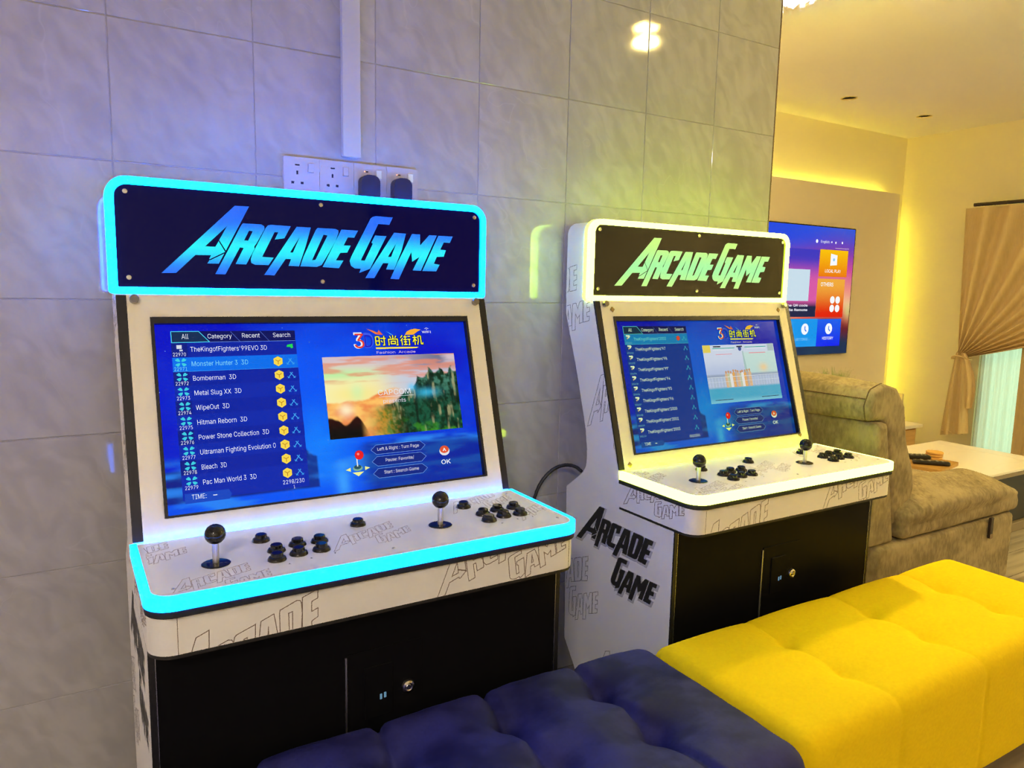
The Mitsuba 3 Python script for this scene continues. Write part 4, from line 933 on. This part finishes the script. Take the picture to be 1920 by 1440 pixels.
def remote(x, y, L, w, h, ang, z, tag):
    r = thing('remote_control', tag, 'remote control', 'remote controls on the wooden tray')
    msh, N = rbox(-L / 2, L / 2, -w / 2, w / 2, 0, h, min(h, w) * .42, .006)
    m = trimesh.Trimesh(msh.vertices, msh.faces, process=False)
    R = trimesh.transformations.translation_matrix([x, y, z]) @ trimesh.transformations.rotation_matrix(math.radians(ang), [0, 0, 1])
    m.apply_transform(R); put(r + '__shell', m, 'remote_black', True)
    for a in (-.25, -.05, .15, .3):
        for b in (-.25, .25):
            q = cbx(a * L - .006, a * L + .006, b * w - .004, b * w + .004, h - .0005, h + .0015, .0005); q.apply_transform(R); put(r + '__key', q, 'remote_key')
remote(3.705, .205, .175, .042, .020, -48, TZ + .0160, 'glossy black remote control at the near edge of the wooden tray')
remote(3.765, .315, .130, .050, .024, -38, TZ + .0160, 'dull dark green-black remote control, rear one on the wooden tray')
for k in range(3):
    q = lathe([(0, 0), (.040, 0), (.043, .003), (.043, .009), (.040, .012), (0, .012)], 32, (3.880 + .002 * k, .290 - .001 * k, TZ + .0295 + .0135 * k - .0185))
    put('coaster', q, 'coaster_wood', 40, label=['lowest round wooden coaster of the stack by the tray', 'middle round wooden coaster of the stack by the tray', 'topmost round wooden coaster of the stack by the tray'][k], cat='coaster', group='stacked wooden coasters')

# ------------------------------------------------------------------ television wall
PX0, PX1, PZ1, PY0, PY1 = 2.30, 5.365, 2.008, 1.530, 1.572
t = thing('feature_panel', 'beige wall panel behind the television, lit from behind along its edges', 'wall panel')
put(t + '__panel', cbx(PX0, PX1, PY0, PY1, .02, PZ1, .002), 'panel_beige')
put(t + '__backing', bx(PX0 + .12, PX1 - .12, PY1 + .0004, YT - .0004, .06, PZ1 - .12), 'black_wood')
st1 = bx(PX0 + .05, PX1 - .10, PY1 + .0006, PY1 + .0106, PZ1 - .045, PZ1 - .033)
st2 = bx(PX1 - .045, PX1 - .033, PY1 + .0006, PY1 + .0106, .1, PZ1 - .12)
put(t + '__light_strip', st1, 'tube_skin', emitter=emit(np.array(COVE) * P_COVE, 1.5))
put(t + '__light_strip', st2, 'tube_skin', emitter=emit(np.array(COVE) * P_COVE * 1.25, 1.5))
def screen_tv():
    P = Pic(1.596, .892)
    c = lambda r, g, b: np.array(lin(r, g, b))
    def f(s, t):
        st = [(0, (35, 90, 215)), (.10, (75, 75, 200)), (.2, (120, 60, 175)), (.35, (205, 75, 150)), (.5, (235, 140, 130)), (.62, (240, 190, 140)), (.70, (215, 90, 80)), (.80, (110, 25, 35)), (.92, (20, 45, 75)), (1, (15, 45, 80))]
        x = t + .03 * np.sin(s * 9)
        R = np.stack([np.interp(x, [a for a, _ in st], [lin(*b)[k] for _, b in st]) for k in range(3)], 1)
        R = nmix(R, lin(25, 70, 225), (1 - sst(.55, .95, s)) * (1 - sst(.05, .25, t)) * .8)
        return nmix(R, lin(200, 215, 130), np.exp(-((s - .99) / .03) ** 2 - ((t - .66) / .06) ** 2) * .7)
    P.grid(0, 0, 1, 1, 60, 34, f); P.layer()
    P.grid(.10, .178, .759, .70, 24, 20, lambda s, t: nmix(nmix(c(60, 55, 190), c(215, 90, 165), sst(.1, .5, t)), c(25, 35, 70), sst(.78, .82, t)))
    P.grid(.763, .172, .960, .382, 4, 8, lambda s, t: nmix(c(250, 195, 10), c(235, 120, 15), t)); P.grid(.760, .400, .952, .703, 4, 8, lambda s, t: nmix(c(240, 170, 60), c(225, 30, 10), sst(.05, .95, t)))
    P.rect(.56, .716, .780, .936, c(10, 150, 235)); P.grid(.780, .718, .947, .938, 3, 3, lambda s, t: nmix(c(20, 95, 235), c(0, 30, 235), t)); P.layer()
    wh = c(245, 248, 255)
    P.rect(.560, .333, .705, .577, c(200, 222, 235))
    P.text('Scan the QR code', .50, .620, .204, wh, .016, True); P.text('Mobile Remote', .53, .655, .174, wh, .016, True)
    P.text('English', .762, .122, .060, wh, .018); P.dot(.736, .112, .013, wh, 14); P.dot(.838, .112, .007, wh); P.dot(.866, .114, .008, wh); P.dot(.912, .112, .009, wh); P.line([(.865, .157), (.963, .157)], .005, c(190, 165, 205))
    P.text('LOCAL PLAY', .805, .350, .112, wh, .022, True); P.text('OTHERS', .783, .458, .088, wh, .026, True); P.text('SETTINGS', .640, .886, .080, c(150, 215, 250), .017); P.text('HISTORY', .820, .884, .078, wh, .020, True)
    P.poly([(.838, .200), (.885, .212), (.885, .290), (.838, .296)], wh); P.k += .4; P.dot(.862, .248, .011, c(140, 200, 235))
    for a in (-1, 1):
        for b in (-1, 1): P.dot(.891 + a * .019, .600 + b * .034, .027, wh, 16)
    for x in (.697, .861): P.dot(x, .797, .040, wh, 20); P.k += .3; P.line([(x, .775), (x, .80), (x + .010, .815)], .008, c(30, 110, 235))
    return P
t = thing('television', 'large wall-mounted flat television showing a colourful tile menu', 'television')
TVX0, TVX1, TVZ0, TVZ1 = 3.198, 4.812, .8115, 1.7145
put(t + '__housing', cbx(TVX0, TVX1, PY0 - .034, PY0 - .0005, TVZ0, TVZ1, .003), 'edge_black')
mesh, colr = screen_tv().mesh(frame([TVX0 + .009, PY0 - .0345, TVZ1 - .008], [1, 0, 0], [0, 0, 1], [0, -1, 0]))
put(t + '__screen', mesh, 'screen_black', False, color=colr, emitter={'type': 'area', 'sampling_weight': .3, 'radiance': DISPLAY})
t = thing('console', 'low wooden television console with pale top under the television', 'console')
put(t + '__top', cbx(3.3, 5.30, 1.155, 1.528, .275, .300, .003), 'table_stone')
put(t + '__cabinet_body', cbx(3.33, 5.265, 1.185, 1.527, .03, .2745, .003), 'oak')
for k in range(3): put(t + '__drawer_front', cbx(3.34 + .64 * k, 3.965 + .64 * k, 1.172, 1.1845, .05, .262, .002), 'oak')
t = thing('potted_grass', 'small potted green grass plant behind the sofa headrest', 'plant')
gx, gy = 4.50, 1.36
put(t + '__pot', lathe([(0, 0), (.055, 0), (.075, .20), (.068, .20), (.066, .185), (0, .185)], 24, (gx, gy, .3005)), 'pot_white', 40)
rng = np.random.RandomState(3); bl = []
for _ in range(170):
    a, q = rng.rand() * 2 * math.pi, rng.rand(); L = .16 + .10 * rng.rand(); o = np.array([gx + .05 * q * math.cos(a), gy + .05 * q * math.sin(a), .48]); le = .03 + .10 * rng.rand()
    d = np.array([math.cos(a), math.sin(a), 0]); w = np.array([-d[1], d[0], 0]) * .0035
    P = [o + d * le * u_ ** 1.6 + np.array([0, 0, L * u_]) for u_ in (0, .4, .75, 1)]
    for i in range(3):
        k0, k1 = 1 - i / 3.2, 1 - (i + 1) / 3.2
        bl.append(trimesh.Trimesh([P[i] - w * k0, P[i] + w * k0, P[i + 1] + w * k1, P[i + 1] - w * k1], [[0, 1, 2], [0, 2, 3]], process=False))
put(t + '__grass', cat(bl), 'leaf_green', kind='stuff')
put('wall_plate', cbx(XR - .010, XR - .0004, 1.465, 1.530, .345, .470, .002), 'plate_silver', label='small pale wall plate low in the corner by the sofa headrest', cat='wall plate')

# ------------------------------------------------------------------ air conditioner, curtain
t = thing('air_conditioner', 'white wall air conditioner above the curtain rod, cut by the right edge', 'air conditioner')
ac = trimesh.creation.extrude_polygon(Polygon([(0, 1.925), (.0, 2.20), (.17, 2.20), (.205, 2.16), (.205, 1.99), (.16, 1.925)]).buffer(-.012).buffer(.012, resolution=5), .85, engine='earcut')
ac.apply_transform(frame([XR - .0006, .665, .085], [-1, 0, 0], [0, 0, 1], [0, -1, 0])); ac.invert() if ac.volume < 0 else None
put(t + '__housing', ac, 'paint_cream', 40)
put(t + '__air_flap', cbx(XR - .15, XR - .02, -.17, .645, 2.003, 2.0096, .002), 'paint_cream')
CX = XR - .12
t = thing('curtain', 'beige pleated curtain tied back to the wall on a dark rod', 'curtain')
def curtain_mesh():
    nu, nv = 300, 46; V = []
    for i in range(nu + 1):
        u = i / nu
        yt = 1.055 - 1.75 * u
        ty = 1.000 - .070 * u
        for j in range(nv + 1):
            v = j / nv
            z = 1.868 + (.835 - .055 * u - 1.868) * v
            sag = u * (1 - u) * .0
            e = v ** (1.05 + .9 * u)                       # drapes down first, then sweeps to the tie
            y = yt + (ty - yt) * e
            z = 1.868 - (1.868 - (.845 - .03 * u)) * (v if u < .01 else v ** (1 - .0 * u)) - .30 * u * math.sin(math.pi * v) * .25
            ph = 2 * math.pi * (u * 10.0)
            amp = (.034 * (1 - .5 * v)) * (.85 if v < .06 else 1)
            x = CX - .012 + amp * math.sin(ph) + .006 * math.sin(ph * 1.7 + 1) * (1 - v) ** 2
            V.append([x - .03 * v, y + .006 * math.cos(ph) * (1 - v), z])
    V = np.array(V); i = np.arange((nu + 1) * (nv + 1)).reshape(nu + 1, nv + 1)
    a, b, c, d = i[:-1, :-1].ravel(), i[1:, :-1].ravel(), i[1:, 1:].ravel(), i[:-1, 1:].ravel()
    return trimesh.Trimesh(V, np.vstack([np.stack([a, b, c], 1), np.stack([a, c, d], 1)]), process=False)
put(t + '__drape', curtain_mesh(), 'curtain_cloth', True)
def tail_mesh(y0t, y1t, y0b, y1b, zt, zb0, zb1, folds, xo, amp=.022, bow=0.0):
    nu, nv = 60, 30; V = []
    for i in range(nu + 1):
        u = i / nu
        for j in range(nv + 1):
            v = j / nv; e = v ** .8
            y = (y0t + (y1t - y0t) * u) * (1 - e) + (y0b + (y1b - y0b) * u) * e - bow * math.sin(math.pi * v) * u
            z = zt + ((zb0 + (zb1 - zb0) * u) - zt) * v
            V.append([CX - .045 + xo + amp * (.4 + .6 * v) * math.sin(2 * math.pi * folds * u + .6), y, z])
    V = np.array(V); i = np.arange((nu + 1) * (nv + 1)).reshape(nu + 1, nv + 1)
    a, b, c, d = i[:-1, :-1].ravel(), i[1:, :-1].ravel(), i[1:, 1:].ravel(), i[:-1, 1:].ravel()
    return trimesh.Trimesh(V, np.vstack([np.stack([a, b, c], 1), np.stack([a, c, d], 1)]), process=False)
put(t + '__tail', tail_mesh(1.012, .950, 1.075, .880, .845, .225, .270, 2.2, 0), 'curtain_cloth', True)
put(t + '__tail', tail_mesh(.962, .925, .905, .850, .845, .45, .46, 1.4, -.03, .018, .035), 'curtain_cloth', True)
put(t + '__hem', cat([bx(CX - .060, CX - .054, .90, 1.06, .262, .266)]), 'curtain_cloth')
put(t + '__tie_band', tube(spline([[CX - .06, 1.03, .80], [CX - .09, .975, .822], [CX - .085, .93, .815], [CX - .04, .915, .80], [CX + .03, .95, .80], [CX - .02, 1.02, .80], [CX - .06, 1.03, .80]], 40), .006, 8), 'curtain_cloth', True)
put('curtain_rod', lathe([(0, 0), (.012, 0), (.012, 1.95), (0, 1.95)], 16, (CX, 1.010, 1.888), [0, -1, 0]), 'rod_dark', 40, label='dark curtain rod across the top of the balcony window', cat='curtain rod')
t = thing('curtain_hook', 'small metal curtain tieback hook on the wall beside the tied curtain', 'hook')
put(t + '__plate', cbx(XR - .006, XR - .0005, 1.015, 1.035, .78, .93, .002), 'steel_brushed')
put(t + '__ring', tube([[XR - .05, 1.022 + .022 * math.cos(a), .79 + .022 * math.sin(a)] for a in np.linspace(0, 2 * math.pi, 24)], .004), 'steel_brushed', True)
put(t + '__stem', tube([[XR - .003, 1.022, .90], [XR - .03, 1.022, .89], [XR - .05, 1.022, .815]], .004), 'steel_brushed', True)
def sheet(y0, y1, z0, z1, x, folds, amp):
    nu = 160; V = []
    for i in range(nu + 1):
        u = i / nu; y = y0 + (y1 - y0) * u; xx = x + amp * math.sin(2 * math.pi * folds * u) + amp * .4 * math.sin(2 * math.pi * folds * 2.7 * u + 1)
        V += [[xx, y, z0], [xx, y, z1]]
    F = [];
    for i in range(nu): a = 2 * i; F += [[a, a + 2, a + 3], [a, a + 3, a + 1]]
    return trimesh.Trimesh(V, F, process=False)
put('sheer_curtain', sheet(W1 - .02, .30, .02, 1.86, XR - .018, 9, .009), 'sheer_cloth', True, label='pale sheer curtain hanging in the balcony window behind the tied curtain', cat='curtain')
put('side_curtain', sheet(.635, -.60, .02, 1.86, XR - .058, 8, .016), 'curtain_cloth', True, label='beige curtain hanging straight at the right edge of the frame', cat='curtain')
